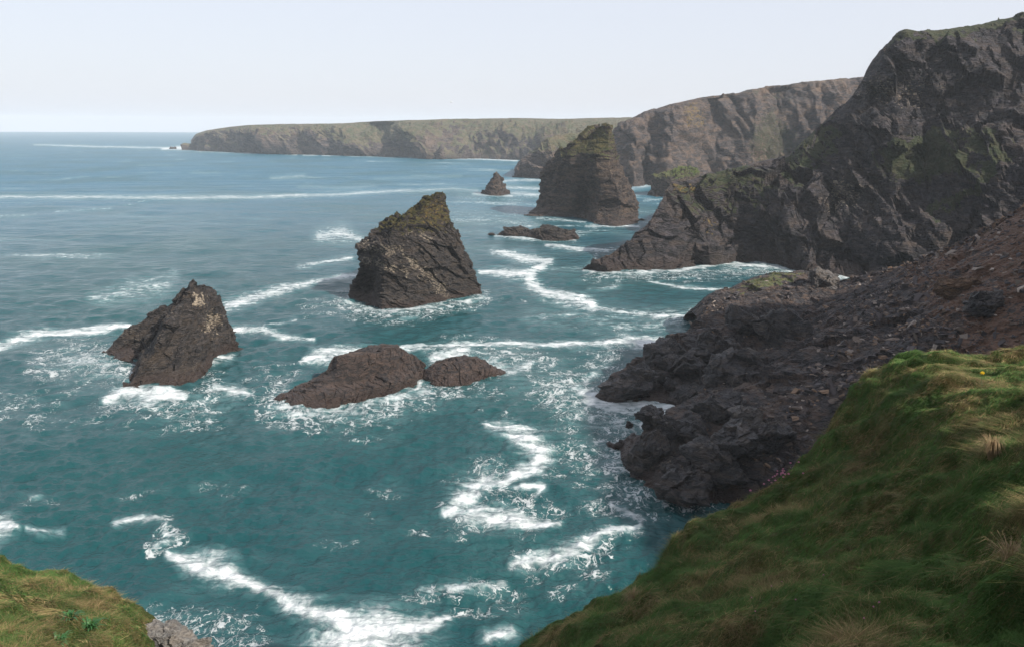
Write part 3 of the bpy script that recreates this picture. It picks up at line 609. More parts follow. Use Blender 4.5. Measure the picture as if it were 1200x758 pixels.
rock('sea_stack', [
    [(407, 350), (430, 354), (449, 363), (475, 361.5), (503, 356), (535, 350), (566, 345)],
    [(415, 332), (434, 334, 9), (450, 336), (478, 333), (508, 331), (536, 330), (559, 328)],
    [(422, 308), (436, 307), (452, 306), (480, 306), (508, 305), (531, 305), (550, 305)],
    [(421, 287), (435, 286), (452, 285), (480, 283), (506, 282), (524, 281), (540, 281)],
    [(433, 272), (448, 269), (462, 267), (486, 265), (506, 264), (521, 263), (532, 264)],
    [(469, 251), (479, 249), (488, 247), (498, 246), (508, 246), (518, 246), (526, 248)],
    [(507, 230), (510, 228), (513, 226.5), (515, 226), (517, 226), (519, 227), (521, 230)]],
    [0, 2, 2, 3, 6, 11, 17], M_stack, 'wedge shaped dark sea stack with a grassy slanting top, in open water', 'sea stack', (300, 300), depth=24, conv=.75, ledge=.6, amp=.75, size=2.3, smooth=.1,
    rot=(-.25, .45), layer=2.6, grass=lambda px, py, P, N: .75 * sstep(-2, 14, (P[..., 2] - 19) - 0.0) * (.6 + .6 * sstep(.1, .6, N[..., 2])),
    lichen=lambda px, py, P, N: .75 * (1 - sstep(.3, 1.2, blob(px, py, 508, 250, 24, 26))),
    pale=lambda px, py, P, N: .72 * (1 - sstep(.5, 1.3, np.minimum(segdist(px, py, [(420, 284, 5), (440, 293, 6), (470, 294, 4)]), np.minimum(segdist(px, py, [(425, 305, 4), (450, 313, 6), (480, 320, 5)]), np.minimum(segdist(px, py, [(470, 298, 5), (500, 320, 9), (520, 345, 8)]), segdist(px, py, [(478, 272, 3), (505, 280, 3)])))))),
    turf=lambda px, py, P, N: sstep(.12, .6, N[..., 2]) * sstep(14, 22, P[..., 2]) * .95, turf_lift=.16)

rock('jagged_rock', [
    [(116, 414), (135, 420), (158, 426), (146, 455), (175, 457), (205, 454), (235, 444), (249, 424), (268, 414), (285, 407)],
    [(131, 404), (147, 406, 2), (166, 411, 3), (160, 438, -2.5), (182, 438), (208, 431), (232, 421), (248, 406), (266, 399), (280, 398)],
    [(152, 388), (164, 389, 2), (177, 391, 3), (181, 412, -4), (195, 408), (212, 402), (230, 394), (245, 389), (260, 385), (272, 387)],
    [(177, 368), (185, 369, 2), (194, 371, 2.5), (200, 379, -4), (208, 378), (218, 375), (232, 371), (245, 369), (256, 368), (265, 370)],
    [(200, 355), (204, 355), (209, 355), (213, 356, -1), (218, 356), (225, 355), (234, 354), (243, 354), (251, 355), (258, 360)],
    [(213, 343), (216, 342), (219, 341), (222, 341, -1), (225, 343), (229, 345), (234, 345), (239, 346), (244, 349), (248, 353)],
    [(221, 338), (223, 332), (225, 328), (227, 327), (229, 331), (230, 339), (233, 339), (237, 341), (241, 345), (244, 350)]],
    [0, 2, 4, 6, 8, 9, 10], M_stack, 'jagged dark pyramid rock with a pale patch below its peak', 'rock', (260, 280), depth=12, conv=.85, ledge=.8, amp=.66, size=2.1, rot=(.4, -.6), layer=2.4, smooth=.15,
    pale=lambda px, py, P, N: 1.0 * (1 - sstep(.5, 1.1, blob(px, py, 234, 352, 9, 8))) + .8 * (1 - sstep(.4, 1.1, blob(px, py, 248, 378, 16, 22))) + .5 * (1 - sstep(.4, 1.1, blob(px, py, 272, 398, 10, 8))) + .5 * (1 - sstep(.5, 1.2, segdist(px, py, [(150, 400, 6), (180, 400, 5), (208, 365, 5)]))),
    lichen=lambda px, py, P, N: .35 * (1 - sstep(.4, 1.2, blob(px, py, 250, 385, 30, 30))))

rock('low_rock', [
    [(324, 468), (350, 476), (378, 478), (408, 475), (435, 467), (462, 462), (485, 453), (500, 437)],
    [(337, 459), (358, 463), (384, 463), (410, 461), (438, 454), (464, 448), (484, 441), (499, 431)],
    [(362, 446), (374, 449), (392, 450), (414, 448), (440, 441), (464, 434), (480, 428), (494, 424)],
    [(385, 434), (392, 436), (404, 434), (422, 431), (442, 426), (462, 420), (476, 417), (488, 418)],
    [(391, 420), (397, 417), (410, 416), (425, 415), (442, 414), (453, 410), (465, 409), (474, 411)]],
    [0, 1, 5.5, 7, 8.5], M_brown, 'long low brown rock with two humps awash in foam', 'rock', (160, 300), depth=9, conv=.5, ledge=1.3, amp=.30, size=1.8, rot=(.5, -.5), layer=3.4, smooth=.1, top_back=.2)
rock('low_rock', [
    [(495, 441), (511, 452), (530, 453), (552, 450), (574, 443), (595, 437)],
    [(498, 436), (513, 443), (531, 444), (551, 441), (572, 436), (588, 434)],
    [(501, 430), (515, 432), (532, 432), (550, 430), (566, 428), (576, 430)],
    [(506, 427), (520, 426), (534, 424.5), (548, 422), (560, 421), (570, 423)]],
    [0, 1, 2.5, 4], M_brown, 'flat brown rock just right of the long low one, split off by white water', 'rock', (110, 200), depth=6, conv=.5, ledge=1.3, amp=.30, size=1.6, rot=(.5, -.5), layer=3.4, smooth=.1, top_back=.2)
rock('spire_rock', [
    [(563, 227.5), (575, 229.5), (588, 229.5), (597, 227.5)], [(568.5, 221), (577, 221), (586, 221), (593, 221)],
    [(574.5, 212), (579, 212), (584, 212), (588.5, 212)], [(578.5, 205), (580, 204), (582, 203), (584.5, 205)]],
    [0, 2, 4, 6], M_band, 'small pointed grey rock standing alone in far water', 'rock', (90, 90), depth=10, conv=.6, amp=1.0, size=2.6, pale=lambda px, py, P, N: .6 * sstep(8, 15, P[..., 2]))
rock('reef_rock', [
    [(583, 276), (600, 277.5), (615, 278), (630, 278)], [(585, 273), (601, 274), (616, 274), (628, 274)], [(590, 269), (600, 268.5), (613, 269), (625, 270)]],
    [0, 1, 3], M_stack, 'thin flat black reef, left half of the pair before the tall square stack', 'rock', (70, 140), depth=8, conv=.4, amp=.9, size=1.8, top_back=.2)
rock('reef_rock', [
    [(621, 279), (640, 282), (660, 282), (675, 280)], [(624, 274), (641, 276), (659, 276), (674, 275)], [(631, 269), (645, 266.5), (659, 268), (672, 270.5)]],
    [0, 1, 3], M_stack, 'thicker black reef, right half of the pair before the tall square stack', 'rock', (70, 140), depth=9, conv=.4, amp=1.0, size=1.8, top_back=.2)
rock('grassy_stack', [
    [(761, 229), (772, 231), (786, 232), (802, 231), (822, 228)], [(763, 217), (774, 217), (787, 217), (802, 217), (821, 216)],
    [(766, 207), (776, 207), (788, 207), (803, 206), (820, 206)], [(790, 201), (794, 199), (799, 197), (808, 197), (816, 200)]],
    [0, 2, 4, 12], M_band, 'small rock with a bright green cap, behind the point of the dark cliff', 'rock', (110, 110), depth=22, conv=.4, amp=1.2, size=3.0,
    grass=lambda px, py, P, N: .9 * sstep(.2, .6, N[..., 2]) * sstep(8, 14, P[..., 2]),
    turf=lambda px, py, P, N: 1.3 * sstep(.1, .4, N[..., 2]) * sstep(786, 791, px) * sstep(10, 14, P[..., 2]), turf_lift=.7)
for o_ in list(bpy.data.objects):
    if o_.name.startswith('turf') and o_.parent and o_.parent.name.startswith('grassy_stack'):
        o_.data.materials.clear(); o_.data.materials.append(M_turf_green)

def boulder(px, py, wpx, hpx, mat, label, name='boulder', group=None, tilt=0.0, on=None, Y=None, flat=1.0, seed=0, n=44, amp=.22, rotz=0.0, cat='boulder'):
    """an angular rock: (px, py) its foot in the photograph, sizes converted to metres there."""
    foot = sea(px, py) if Y is None else at(px, py, Y)
    s = np.linalg.norm(foot - CAM) / F; a = wpx * s / 2; h = hpx * s
    r = np.random.default_rng(seed + int(px * 7 + py)); nv = n; nu = n * 2
    v = np.linspace(-math.pi / 2, math.pi / 2, nv)[:, None]; u = np.linspace(0, 2 * math.pi, nu, endpoint=False)[None, :]
    D = np.stack([np.cos(v) * np.cos(u), np.cos(v) * np.sin(u), np.sin(v) + 0 * u], -1)
    R = np.full(D.shape[:2], 1.25)
    for k in range(20):                                   # cut flat by random planes
        nn_ = r.normal(size=3); nn_ /= np.linalg.norm(nn_); R = np.minimum(R, r.uniform(.55, 1.0) / np.maximum(D @ nn_, .12))
    P = D * R[..., None] * np.array([a * 1.12, a * .9 * flat, h * .68])
    P = P + D * (amp * min(a, h) * (.6 * fbm(P / (min(a, h) * .9) + seed * 3.1 + px, 4) + .9 * facets(P / (min(a, h) * .8) * np.array([1, 1, 1.8]) + px, 1.2) + .35 * facets(P / (min(a, h) * .3) + px, 1.2) + .25 * fbm(P / (min(a, h) * .15) + px, 3)))[..., None]
    c, s_ = math.cos(tilt), math.sin(tilt); P = np.stack([P[..., 0] * c - P[..., 2] * s_, P[..., 1], P[..., 0] * s_ + P[..., 2] * c], -1)
    c, s_ = math.cos(rotz), math.sin(rotz); P = np.stack([P[..., 0] * c - P[..., 1] * s_, P[..., 0] * s_ + P[..., 1] * c, P[..., 2]], -1)
    P = P + np.array([0, 0, h * .33])
    me = raw_mesh(name, P.reshape(-1, 3), grid_faces(nv, nu, True), 4, False)
    o = link(name, me, mat, None, foot); thing(o, label, cat, group); return o

boulder(577, 276, 8, 3, M_stack, 'tiny black rock awash off the left end of the flat reef', 'rock', cat='rock')
boulder(752, 259, 6, 3, M_stack, 'tiny dark rock awash beside the tall square stack', 'rock', cat='rock')
boulder(202, 175, 7, 3, M_far, 'dark rock in surf off the tip of the far headland', 'rock', cat='rock')
boulder(226, 174.5, 12, 4, M_far, 'low rock joining the tip of the far headland', 'rock', cat='rock')
boulder(515, 187, 13, 15, M_far, 'pointed rock at the foot of the far headland', 'rock', cat='rock', seed=4)
boulder(748, 217.5, 14, 5, M_midcliff, 'flat rock at the foot of the hazy cliff', 'rock', cat='rock', seed=2)
boulder(766, 217.5, 12, 4, M_midcliff, 'rounded rock beside the flat one under the hazy cliff', 'rock', cat='rock', seed=3)

# ------------------------------------------------------------------ the near landslip and its boulders
base = [(815, 409), (797, 424), (757, 441), (707, 456), (745, 468), (803, 474), (772, 505), (728, 522), (738, 558), (790, 585), (850, 590), (930, 600), (1060, 625)]
crest = [(817, 372), (836, 352), (872, 337), (906, 325), (950, 321), (985, 334), (1035, 323), (1085, 308), (1140, 284), (1200, 250), (1290, 205), (1400, 165), (1540, 120)]
Yc = [172, 174, 177, 180, 179, 172, 163, 154, 143, 130, 118, 108, 98]
b = np.array([sea(*q) for q in base]); cr = np.array([at(q[0], q[1], Yc[i]) for i, q in enumerate(crest)])
rows = [b - [0, 0, 3], b]
for f_, z_ in ((.08, .10), (.2, .22), (.4, .40), (.6, .58), (.8, .78)):
    P = b + (cr - b) * f_; P[:, 2] = cr[:, 2] * z_; rows.append(P)
rows.append(cr); P = cr.copy(); P[:, 1] += 6; P[:, 2] *= .93; rows.append(P)
P = cr.copy(); P[:, 1] += 22; P[:, 2] = -3; rows.append(P)
A = np.array(rows)
for c_, dz in ((2, 1.6), (3, 1.0), (4, -.6), (6, .2), (7, .2), (8, .1)): A[2:4, c_, 2] += dz
for c_, dz in ((1, .6), (3, 1.2), (4, 1.5), (5, -1.4), (6, .8), (7, -1.0), (8, .9), (9, -1.0)): A[4:6, c_, 2] += dz
slip, SP = cliff('landslip_slope', A, M_slide, 'dark slate landslip falling to the sea beyond the grass edge', (420, 420), .75, 2.2, ledge=.6, fade=[1, .7, .8, .8, .9, .9, .8, .6, .5, .5], rot=(.6, -.7), layer=2.0, smooth=.35,
    grass=lambda px, py, P, N: .75 * (1 - sstep(.4, 1.2, blob(px, py, 900, 330, 60, 8, -14))),
    lichen=lambda px, py, P, N: 1.0 * sstep(950, 1120, px - (py - 330) * .9) * np.clip(1.0 + .9 * fbm(P / 5, 3), 0, 1.2) + .45 * (1 - sstep(.4, 1.2, blob(px, py, 880, 345, 60, 14, -20))),
    pale=lambda px, py, P, N: .5 * (1 - sstep(.4, 1.2, blob(px, py, 770, 540, 45, 25))) + .4 * (1 - sstep(.4, 1.2, blob(px, py, 860, 470, 80, 50))) + .35 * sstep(1000, 1100, px))
SPX, SPY = proj(SP)
def on_slip(px, py):
    k = np.argmin((SPX - px) ** 2 + (SPY - py) ** 2 + 1e3 * (SP[..., 2] < 0)); return SP.reshape(-1, 3)[k]
BL = [  # px, py foot, width, height, tilt, label
 (772, 432, 46, 34, -.25, 'blocky dark boulder at the top left corner of the landslip'), (738, 462, 62, 24, .3, 'long sloping boulder at the seaward tip above the white inlet'),
 (800, 447, 70, 36, .2, 'broad dark boulder inland of the seaward tip'), (838, 425, 60, 40, -.3, 'big split boulder under the landslip crest'),
 (862, 455, 76, 52, .15, 'largest rounded boulder, mid-slope above the pale upright slab'), (876, 508, 34, 44, .65, 'pale grey upright slab leaning on the lower slope'),
 (805, 470, 50, 16, .2, 'flat boulder beside the white inlet'), (840, 492, 50, 30, .1, 'dark boulder with pale veins below the largest boulder'),
 (775, 503, 20, 15, 0, 'small dark boulder at the water, upper one of the cluster'), (792, 508, 24, 16, .2, 'grey boulder in the middle of the waterside cluster'),
 (812, 514, 34, 18, .1, 'rounded boulder on the inland side of the waterside cluster'), (737, 500, 9, 8, 0, 'tiny black rock alone in the white water'),
 (727, 524, 18, 9, .1, 'low wet rock in foam off the waterside ledge'), (716, 524, 9, 6, 0, 'smallest wet rock in foam, outermost off the ledge'),
 (760, 548, 60, 40, .2, 'pale veined ledge boulder at the sea edge'), (800, 580, 70, 36, .1, 'rounded dark boulder at the lowest corner of the landslip'),
 (840, 560, 60, 40, -.2, 'cracked dark boulder below the grass edge'), (858, 528, 60, 32, .1, 'black overhanging boulder beside the grass edge'),
 (905, 520, 50, 30, .3, 'dark boulder half sunk in debris near the grass edge'), (960, 380, 44, 20, -.5, 'slate slab high on the landslip face'),
 (1048, 352, 22, 34, -.3, 'orange brown upright block near the landslip crest'), (1120, 345, 34, 22, .1, 'tan block on the upper landslip'), (1150, 365, 40, 26, .2, 'dark block on the upper landslip just above the grass ridge'),
 (1170, 320, 24, 16, 0, 'pale grey block high on the landslip'), (920, 400, 60, 30, -.5, 'dark bedding slab halfway up the landslip'), (870, 385, 50, 26, -.4, 'weathered slab just under the mossy crest'),
 (965, 337, 32, 22, .2, 'rounded pale knob on the landslip skyline'),
]
M_slab = rock_material('pale_slab', (0.07, 0.066, 0.066), (0.13, 0.12, 0.115), (0.12, 0.095, 0.075), (0.26, 0.23, 0.20), 0.5, rot=(.5, .9, .2), veins=.3, warmth=.2, wet=.3)
M_tan = rock_material('tan_block', (0.06, 0.036, 0.023), (0.135, 0.08, 0.047), (0.17, 0.10, 0.06), (0.22, 0.17, 0.13), 0.5, veins=.2, warmth=.5, wet=.3)
for i, (x, y, bw, bh, tl, lab) in enumerate(BL):
    mt = M_slab if ('pale grey' in lab or 'knob' in lab) else M_tan if ('tan' in lab or 'orange' in lab) else M_boulder
    wat = 'foam' in lab or 'white water' in lab
    Y_ = None if wat else on_slip(x, y - bh * .25)[1] - 1.5
    boulder(x, y, bw, bh, mt, lab, tilt=tl, Y=Y_, seed=i, n=80 if bw > 30 else 40, amp=.2, rotz=.4 * math.sin(i * 2.3))

r = np.random.default_rng(21)
for i in range(30):
    k_ = r.random(); x, y = 725 + 130 * k_ + r.normal() * 22, 480 + 70 * r.random() + 20 * k_
    if i % 3 == 0: x, y = 745 + 90 * r.random(), 425 + 45 * r.random()
    if x < 722 or y > 578: continue
    p_ = on_slip(x, y); bw = 12 + 26 * r.random() ** 2
    boulder(x, y, bw, bw * r.uniform(.45, .8), M_boulder, 'dark wet boulder jumbled among others along the foot of the landslip', group='boulders along the landslip foot', tilt=r.normal() * .4, Y=p_[1] - .8, seed=100 + i, n=36, amp=.22, rotz=r.uniform(0, 3))
# the hillside rising inland, right of the view: it keeps the morning sun off the landslip
ys = np.linspace(-140, 128, 9); HX = [0, 8, 18, 34, 70, 190, 196]; HZ = [6, 40, 72, 88, 92, 98, -4]
A = np.array([[[max(76, .86 * y_ + 8) + hx, y_, hzv * (1 if y_ < 100 else (.85 if y_ < 120 else .45))] for y_ in ys] for hx, hzv in zip(HX, HZ)])
cliff('hillside', A[:, ::-1], M_slide, 'hillside above the landslip', (120, 160), 1.2, 4.0, fade=[.3, 1, 1, 1, .5, .3, 0], grass=lambda px, py, P, N: sstep(.4, .8, N[..., 2]))

# loose stones over the landslip: one rubble mesh
r = np.random.default_rng(11); V = []; Fq = []; val = []; k0 = 0
cand = SP[8:-25, 8:-8]; cpx, cpy = SPX[8:-25, 8:-8], SPY[8:-25, 8:-8]
wgt = (cpx < 1230) * (cpx > 700) * (cand[..., 2] > 2.5) * (.08 + .9 * (1 - sstep(.5, 1.3, blob(cpx, cpy, 985, 440, 150, 42, -48))) + .8 * sstep(960, 1100, cpx)) * np.clip(fbm(cand / 5, 3) * 2 + .6, 0.02, 2)
wgt = wgt.ravel() / wgt.sum(); pick = r.choice(wgt.size, 6500, p=wgt); base_p = cand.reshape(-1, 3)[pick]
D8 = np.array([[-1, -1, -.5], [1, -1, -.5], [1, 1, -.5], [-1, 1, -.5], [-.7, -.8, .6], [.8, -.6, .6], [.7, .8, .6], [-.8, .7, .6]], float)
F8 = np.array([[0, 3, 2, 1], [4, 5, 6, 7], [0, 1, 5, 4], [1, 2, 6, 5], [2, 3, 7, 6], [3, 0, 4, 7]])
for p_ in base_p:
    sz = min(.085 * math.exp(r.normal() * .8) + .05, .42); Q = (D8 + r.normal(size=(8, 3)) * .25) * sz * np.array([r.uniform(.8, 2.2), r.uniform(.7, 1.4), r.uniform(.35, .9)])
    a = r.uniform(0, 6.3); b_ = r.normal() * .6; c, s_ = math.cos(a), math.sin(a); Q = np.stack([Q[:, 0] * math.cos(b_) - Q[:, 2] * math.sin(b_), Q[:, 1], Q[:, 0] * math.sin(b_) + Q[:, 2] * math.cos(b_)], -1)
    Q = np.stack([Q[:, 0] * c - Q[:, 1] * s_, Q[:, 0] * s_ + Q[:, 1] * c, Q[:, 2]], -1)
    V.append(Q + p_ + [0, 0, sz * .3]); Fq.append(F8 + k0); k0 += 8
    cl = np.array([[.06, .05, .05], [.10, .075, .06], [.15, .095, .06], [.23, .19, .16], [.045, .04, .042]])[r.choice(5, p=[.34, .28, .13, .09, .16])] * r.uniform(.7, 1.3)
    val.append(np.tile(np.append(cl, 1), (8, 1)))
t = NT('loose_stone'); t.set(Base_Color=t.attr('tint', 'Color'), Roughness=.9)
ru = link('rubble', raw_mesh('rubble', np.concatenate(V), np.concatenate(Fq), 4, False, {'tint': np.concatenate(val)}), t.m)
thing(ru, 'loose brown and grey slate stones scattered over the landslip', 'rubble', None, 'stuff')

# ------------------------------------------------------------------ foreground grass slopes
def ctrl(rows): return np.array([[at(*q) for q in r_] for r_ in rows])
GR_ = ctrl([
 [(612, 758, 22), (655, 722, 22.5), (700, 690, 23), (748, 662, 24), (790, 630, 25), (832, 603, 26), (868, 583, 27), (897, 560, 27.5), (915, 538, 28), (945, 515, 28.5), (972, 497, 29), (992, 479, 29.5), (1003, 450, 30.5), (1022, 430, 31.2), (1046, 410, 32), (1080, 405, 32.5), (1112, 409, 32), (1148, 413, 31.5), (1166, 406, 31.5), (1205, 408, 31), (1330, 405, 30)],
 [(675, 758, 18.5), (715, 728, 19), (755, 700, 19.5), (800, 675, 20), (840, 650, 21), (875, 630, 21.5), (905, 612, 22), (930, 595, 22.3), (958, 572, 22.6), (985, 550, 23), (1008, 530, 23.5), (1030, 508, 24), (1045, 482, 24.8), (1060, 462, 25.6), (1082, 446, 26.2), (1106, 438, 26.4), (1132, 437, 26.2), (1160, 438, 25.8), (1182, 436, 25.4), (1215, 434, 25), (1340, 430, 24)],
 [(800, 758, 13), (835, 737, 13.3), (870, 715, 13.7), (900, 698, 14.1), (930, 680, 14.5), (958, 663, 15), (985, 645, 15.4), (1008, 628, 15.7), (1030, 610, 16), (1052, 592, 16.3), (1073, 573, 16.6), (1092, 554, 17), (1108, 537, 17.3), (1122, 520, 17.7), (1138, 506, 18), (1155, 496, 18), (1172, 488, 18), (1190, 484, 17.7), (1210, 480, 17.4), (1240, 476, 17), (1360, 470, 16)],
 [(950, 758, 9), (975, 747, 9.1), (1000, 735, 9.2), (1022, 722, 9.5), (1045, 710, 9.8), (1063, 700, 10), (1080, 690, 10.1), (1095, 676, 10.3), (1110, 660, 10.5), (1125, 645, 10.8), (1140, 630, 11), (1153, 615, 11.1), (1165, 600, 11.2), (1178, 588, 11.4), (1192, 575, 11.5), (1204, 565, 11.5), (1218, 555, 11.5), (1236, 548, 11.3), (1255, 541, 11.1), (1290, 536, 11), (1400, 530, 10.4)],
 [(1110, 800, 6.3), (1125, 795, 6.4), (1140, 788, 6.5), (1152, 780, 6.6), (1164, 772, 6.7), (1176, 765, 6.8), (1188, 758, 6.9), (1199, 750, 7), (1210, 740, 7.1), (1220, 728, 7.2), (1230, 716, 7.3), (1240, 706, 7.4), (1250, 695, 7.4), (1260, 684, 7.5), (1270, 674, 7.5), (1280, 664, 7.5), (1291, 654, 7.5), (1304, 646, 7.4), (1320, 640, 7.3), (1350, 634, 7.2), (1460, 622, 7)]])
def drop_rows(G, dirs):
    out = []
    for dx, dy, z_ in dirs:
        P = G.copy(); P[:, 0] += dx; P[:, 1] += dy; P[:, 2] = z_ if z_ < 1 else P[:, 2] - z_; out.append(P)
    return np.array(out)
edge = GR_[0]
A = np.concatenate([drop_rows(edge, [(-7, 6, -3.0), (-3.2, 3, 14.0), (-1.0, .9, 3.0)]), GR_])
foot = GR_[-1].copy(); foot[:, 0] = np.linspace(1.0, 9, foot.shape[0]); foot[:, 1] = np.linspace(.5, 3.0, foot.shape[0]); foot[:, 2] = np.linspace(42.4, 42.9, foot.shape[0])
A = np.concatenate([A, foot[None]])
def slope(name, A, dims, label, vis0):
    cr_ = np.maximum(3, counts_for(A, 0, dims[0])); cr_[:2] = 12; cr_[2] = 14; cr_[-1] = 20
    cc_ = counts_for(A[3:], 1, dims[1])
    P = resample(resample(A, cr_, 0, .6), cc_, 1, .6); N = soften(normals(P), 6)
    d = .85 * fbm(P / 4.2, 3) + .55 * ridged(P / 2.4 + 5, 3) + .22 * fbm(P / .8, 3)
    P = P + N * d[..., None] * .8 + np.array([0, 0, .0])
    me = raw_mesh(name, P.reshape(-1, 3), grid_faces(*P.shape[:2]), 4, True); o = link(name, me, M_soil)
    thing(o, label, 'ground', None, 'structure'); return P, int(cr_[:vis0].sum())
PR, v0 = slope('grass_bank', A, (240, 300), 'uneven grassy bank falling steeply to the sea', 3)

GL_ = ctrl([
 [(-160, 590, 30), (-60, 617, 30), (0, 641, 29.5), (25, 655, 29), (52, 667, 29), (78, 668, 28.8), (100, 682, 28.2), (130, 690, 28), (160, 702, 27.5), (182, 722, 27), (198, 742, 26.4), (210, 775, 25), (220, 820, 23)],
 [(-170, 640, 24), (-70, 662, 24), (-10, 682, 24), (15, 692, 24), (40, 700, 24), (65, 704, 24), (88, 712, 23.8), (112, 722, 23.5), (138, 733, 23), (158, 748, 22.6), (172, 766, 22), (182, 800, 21), (190, 840, 20)],
 [(-180, 720, 17.5), (-80, 735, 17.8), (-20, 750, 18), (5, 755, 18), (28, 760, 18), (50, 765, 18), (70, 772, 18), (92, 780, 17.8), (112, 790, 17.4), (130, 802, 17), (142, 816, 16.6), (152, 840, 16), (160, 870, 15)],
 [(-200, 860, 11), (-100, 870, 11), (-40, 880, 11), (-15, 884, 11), (8, 888, 11), (28, 892, 11), (48, 896, 11), (68, 902, 11), (86, 910, 11), (102, 920, 10.8), (114, 935, 10.6), (124, 950, 10.4), (130, 970, 10)]])
A = np.concatenate([drop_rows(GL_[0], [(5, 7, -3.0), (2.6, 3.5, 14.0), (.8, 1.2, 2.6)]), GL_])
PL, v0l = slope('grass_bank', A, (150, 200), 'small grassy bank with tawny grass in the bottom left corner', 3)

def grass(name, P, r0, count, label, seed, straw_bias, limits, blade=(.15, .36), wide=.007):
    r = np.random.default_rng(seed); nr, nc = P.shape[:2]; G = P[r0:-3]
    px, py = proj(G); a = .25 * (G[1:, 1:] - G[:-1, :-1]); 
    Nn = normals(P)[r0:-3]
    cpx, cpy = px[:-1, :-1], py[:-1, :-1]
    ar = np.abs((px[1:, :-1] - cpx) * (py[:-1, 1:] - cpy) - (px[:-1, 1:] - cpx) * (py[1:, :-1] - cpy)) + .15
    area3 = np.linalg.norm(np.cross(G[1:, :-1] - G[:-1, :-1], G[:-1, 1:] - G[:-1, :-1]), axis=-1)
    wt = (.5 * ar / np.median(ar) + .5 * area3 / np.median(area3)) * (cpx > limits[0]) * (cpx < limits[1]) * (cpy < limits[2]) * (cpy > 380)
    dens = np.clip(.75 + .9 * fbm(G[:-1, :-1] / .8, 3), .15, 2); wt = (wt * dens).ravel(); wt /= wt.sum()
    k = r.choice(wt.size, count, p=wt); i, j = np.divmod(k, nc - 1); u, v = r.random(count)[:, None], r.random(count)[:, None]
    B = G[i, j] + (G[i + 1, j] - G[i, j]) * u + (G[i, j + 1] - G[i, j]) * v; Nb = Nn[i, j]
    dist_ = np.linalg.norm(B - CAM, axis=1)
    tus = fbm(B / 1.1 + 3, 3); straw = fbm(B / 1.7 + 11, 4) ; dk = fbm(B / 2.6 + 23, 3)
    L = r.uniform(*blade, count) * np.clip(1 + 1.2 * tus, .45, 2.0)
    wd = np.maximum(wide * r.uniform(.6, 1.3, count), dist_ * .00042 * r.uniform(.7, 1.2, count))
    kind_ = straw + r.normal(size=count) * .20 + straw_bias  # a higher offset turns more blades olive and straw
    az = r.uniform(0, 2 * math.pi, count); flow = 5.0 * fbm(B / 2.2 + 40, 2)
    lean = np.stack([np.cos(az), np.sin(az), 0 * az], -1) * r.uniform(.15, .8, count)[:, None] + np.stack([np.cos(flow) - .4, np.sin(flow) - .3, 0 * flow], -1) * .45
    dry = kind_ > .24
    L = np.where(dry, L * 1.15, L); lean = lean * np.where(dry, 1.5, 1.0)[:, None]
    upd = Nb * .45 + np.array([0, 0, .75]); side = np.cross(upd, lean + 1e-3); side /= np.linalg.norm(side, axis=1)[:, None]
    jr = r.uniform(-.5, .5, count)[:, None]; side = side + lean * jr; side /= np.linalg.norm(side, axis=1)[:, None]
    L1, w1 = L[:, None], wd[:, None] * .5
    m1 = B + (upd * .55 + lean * .18) * L1; m2 = B + (upd * .82 + lean * .55) * L1; tip = B + (upd * .9 + lean * 1.1) * L1
    B = B - upd * .03
    V = np.stack([B - side * w1, B + side * w1, m1 - side * w1 * .9, m1 + side * w1 * .9, m2 - side * w1 * .6, m2 + side * w1 * .6, tip], 1)
    g1 = np.array([.048, .112, .028]); g2 = np.array([.094, .158, .044]); ol = np.array([.160, .158, .056]); stw = np.array([.40, .30, .15]); br = np.array([.13, .08, .042])
    tk = r.random(count)[:, None]; colr = g1 * (1 - tk) + g2 * tk
    bl = sstep(.0, .32, kind_)[:, None]; colr = colr * (1 - bl) + ol * bl
    sd_ = (sstep(.16, .42, kind_) * (r.random(count) < .75))[:, None]; tt = r.random(count)[:, None]; colr = colr * (1 - sd_) + (stw * tt + br * (1 - tt)) * sd_
    colr = colr * (1 + .65 * np.clip(dk, -1, 1))[:, None] * r.uniform(.75, 1.25, count)[:, None]
    col4 = np.concatenate([np.clip(colr, .004, 1), np.ones((count, 1))], 1)
    col7 = np.repeat(col4, 7, 0)
    off_ = (np.arange(count) * 7)[:, None]
    tri = np.concatenate([off_ + np.array(q) for q in ([0, 1, 3], [0, 3, 2], [2, 3, 5], [2, 5, 4], [4, 5, 6])])
    me = raw_mesh(name, V.reshape(-1, 3), tri, 3, True, {'tint': col7})
    o = link(name, me, M_blade); thing(o, label, 'grass', None, 'stuff'); return o
t = NT('grass_blade'); cb = t.attr('tint', 'Color')
t.set(Base_Color=cb, Roughness=.75, Specular_IOR_Level=.15)
tr = t.n('ShaderNodeBsdfTranslucent'); t.l(cb, tr.inputs[0]); ms = t.n('ShaderNodeMixShader'); ms.inputs[0].default_value = .3
t.l(t.b.outputs[0], ms.inputs[1]); t.l(tr.outputs[0], ms.inputs[2]); t.l(ms.outputs[0], t.out.inputs['Surface']); M_blade = t.m
grass('grass', PR, v0 - 8, 420000, 'long green and straw coloured grass on the shaded bank', 1, .03, (560, 1260, 800))
grass('grass', PL, v0l - 8, 90000, 'windblown tawny and olive grass on the small bank', 2, .14, (-60, 260, 800))

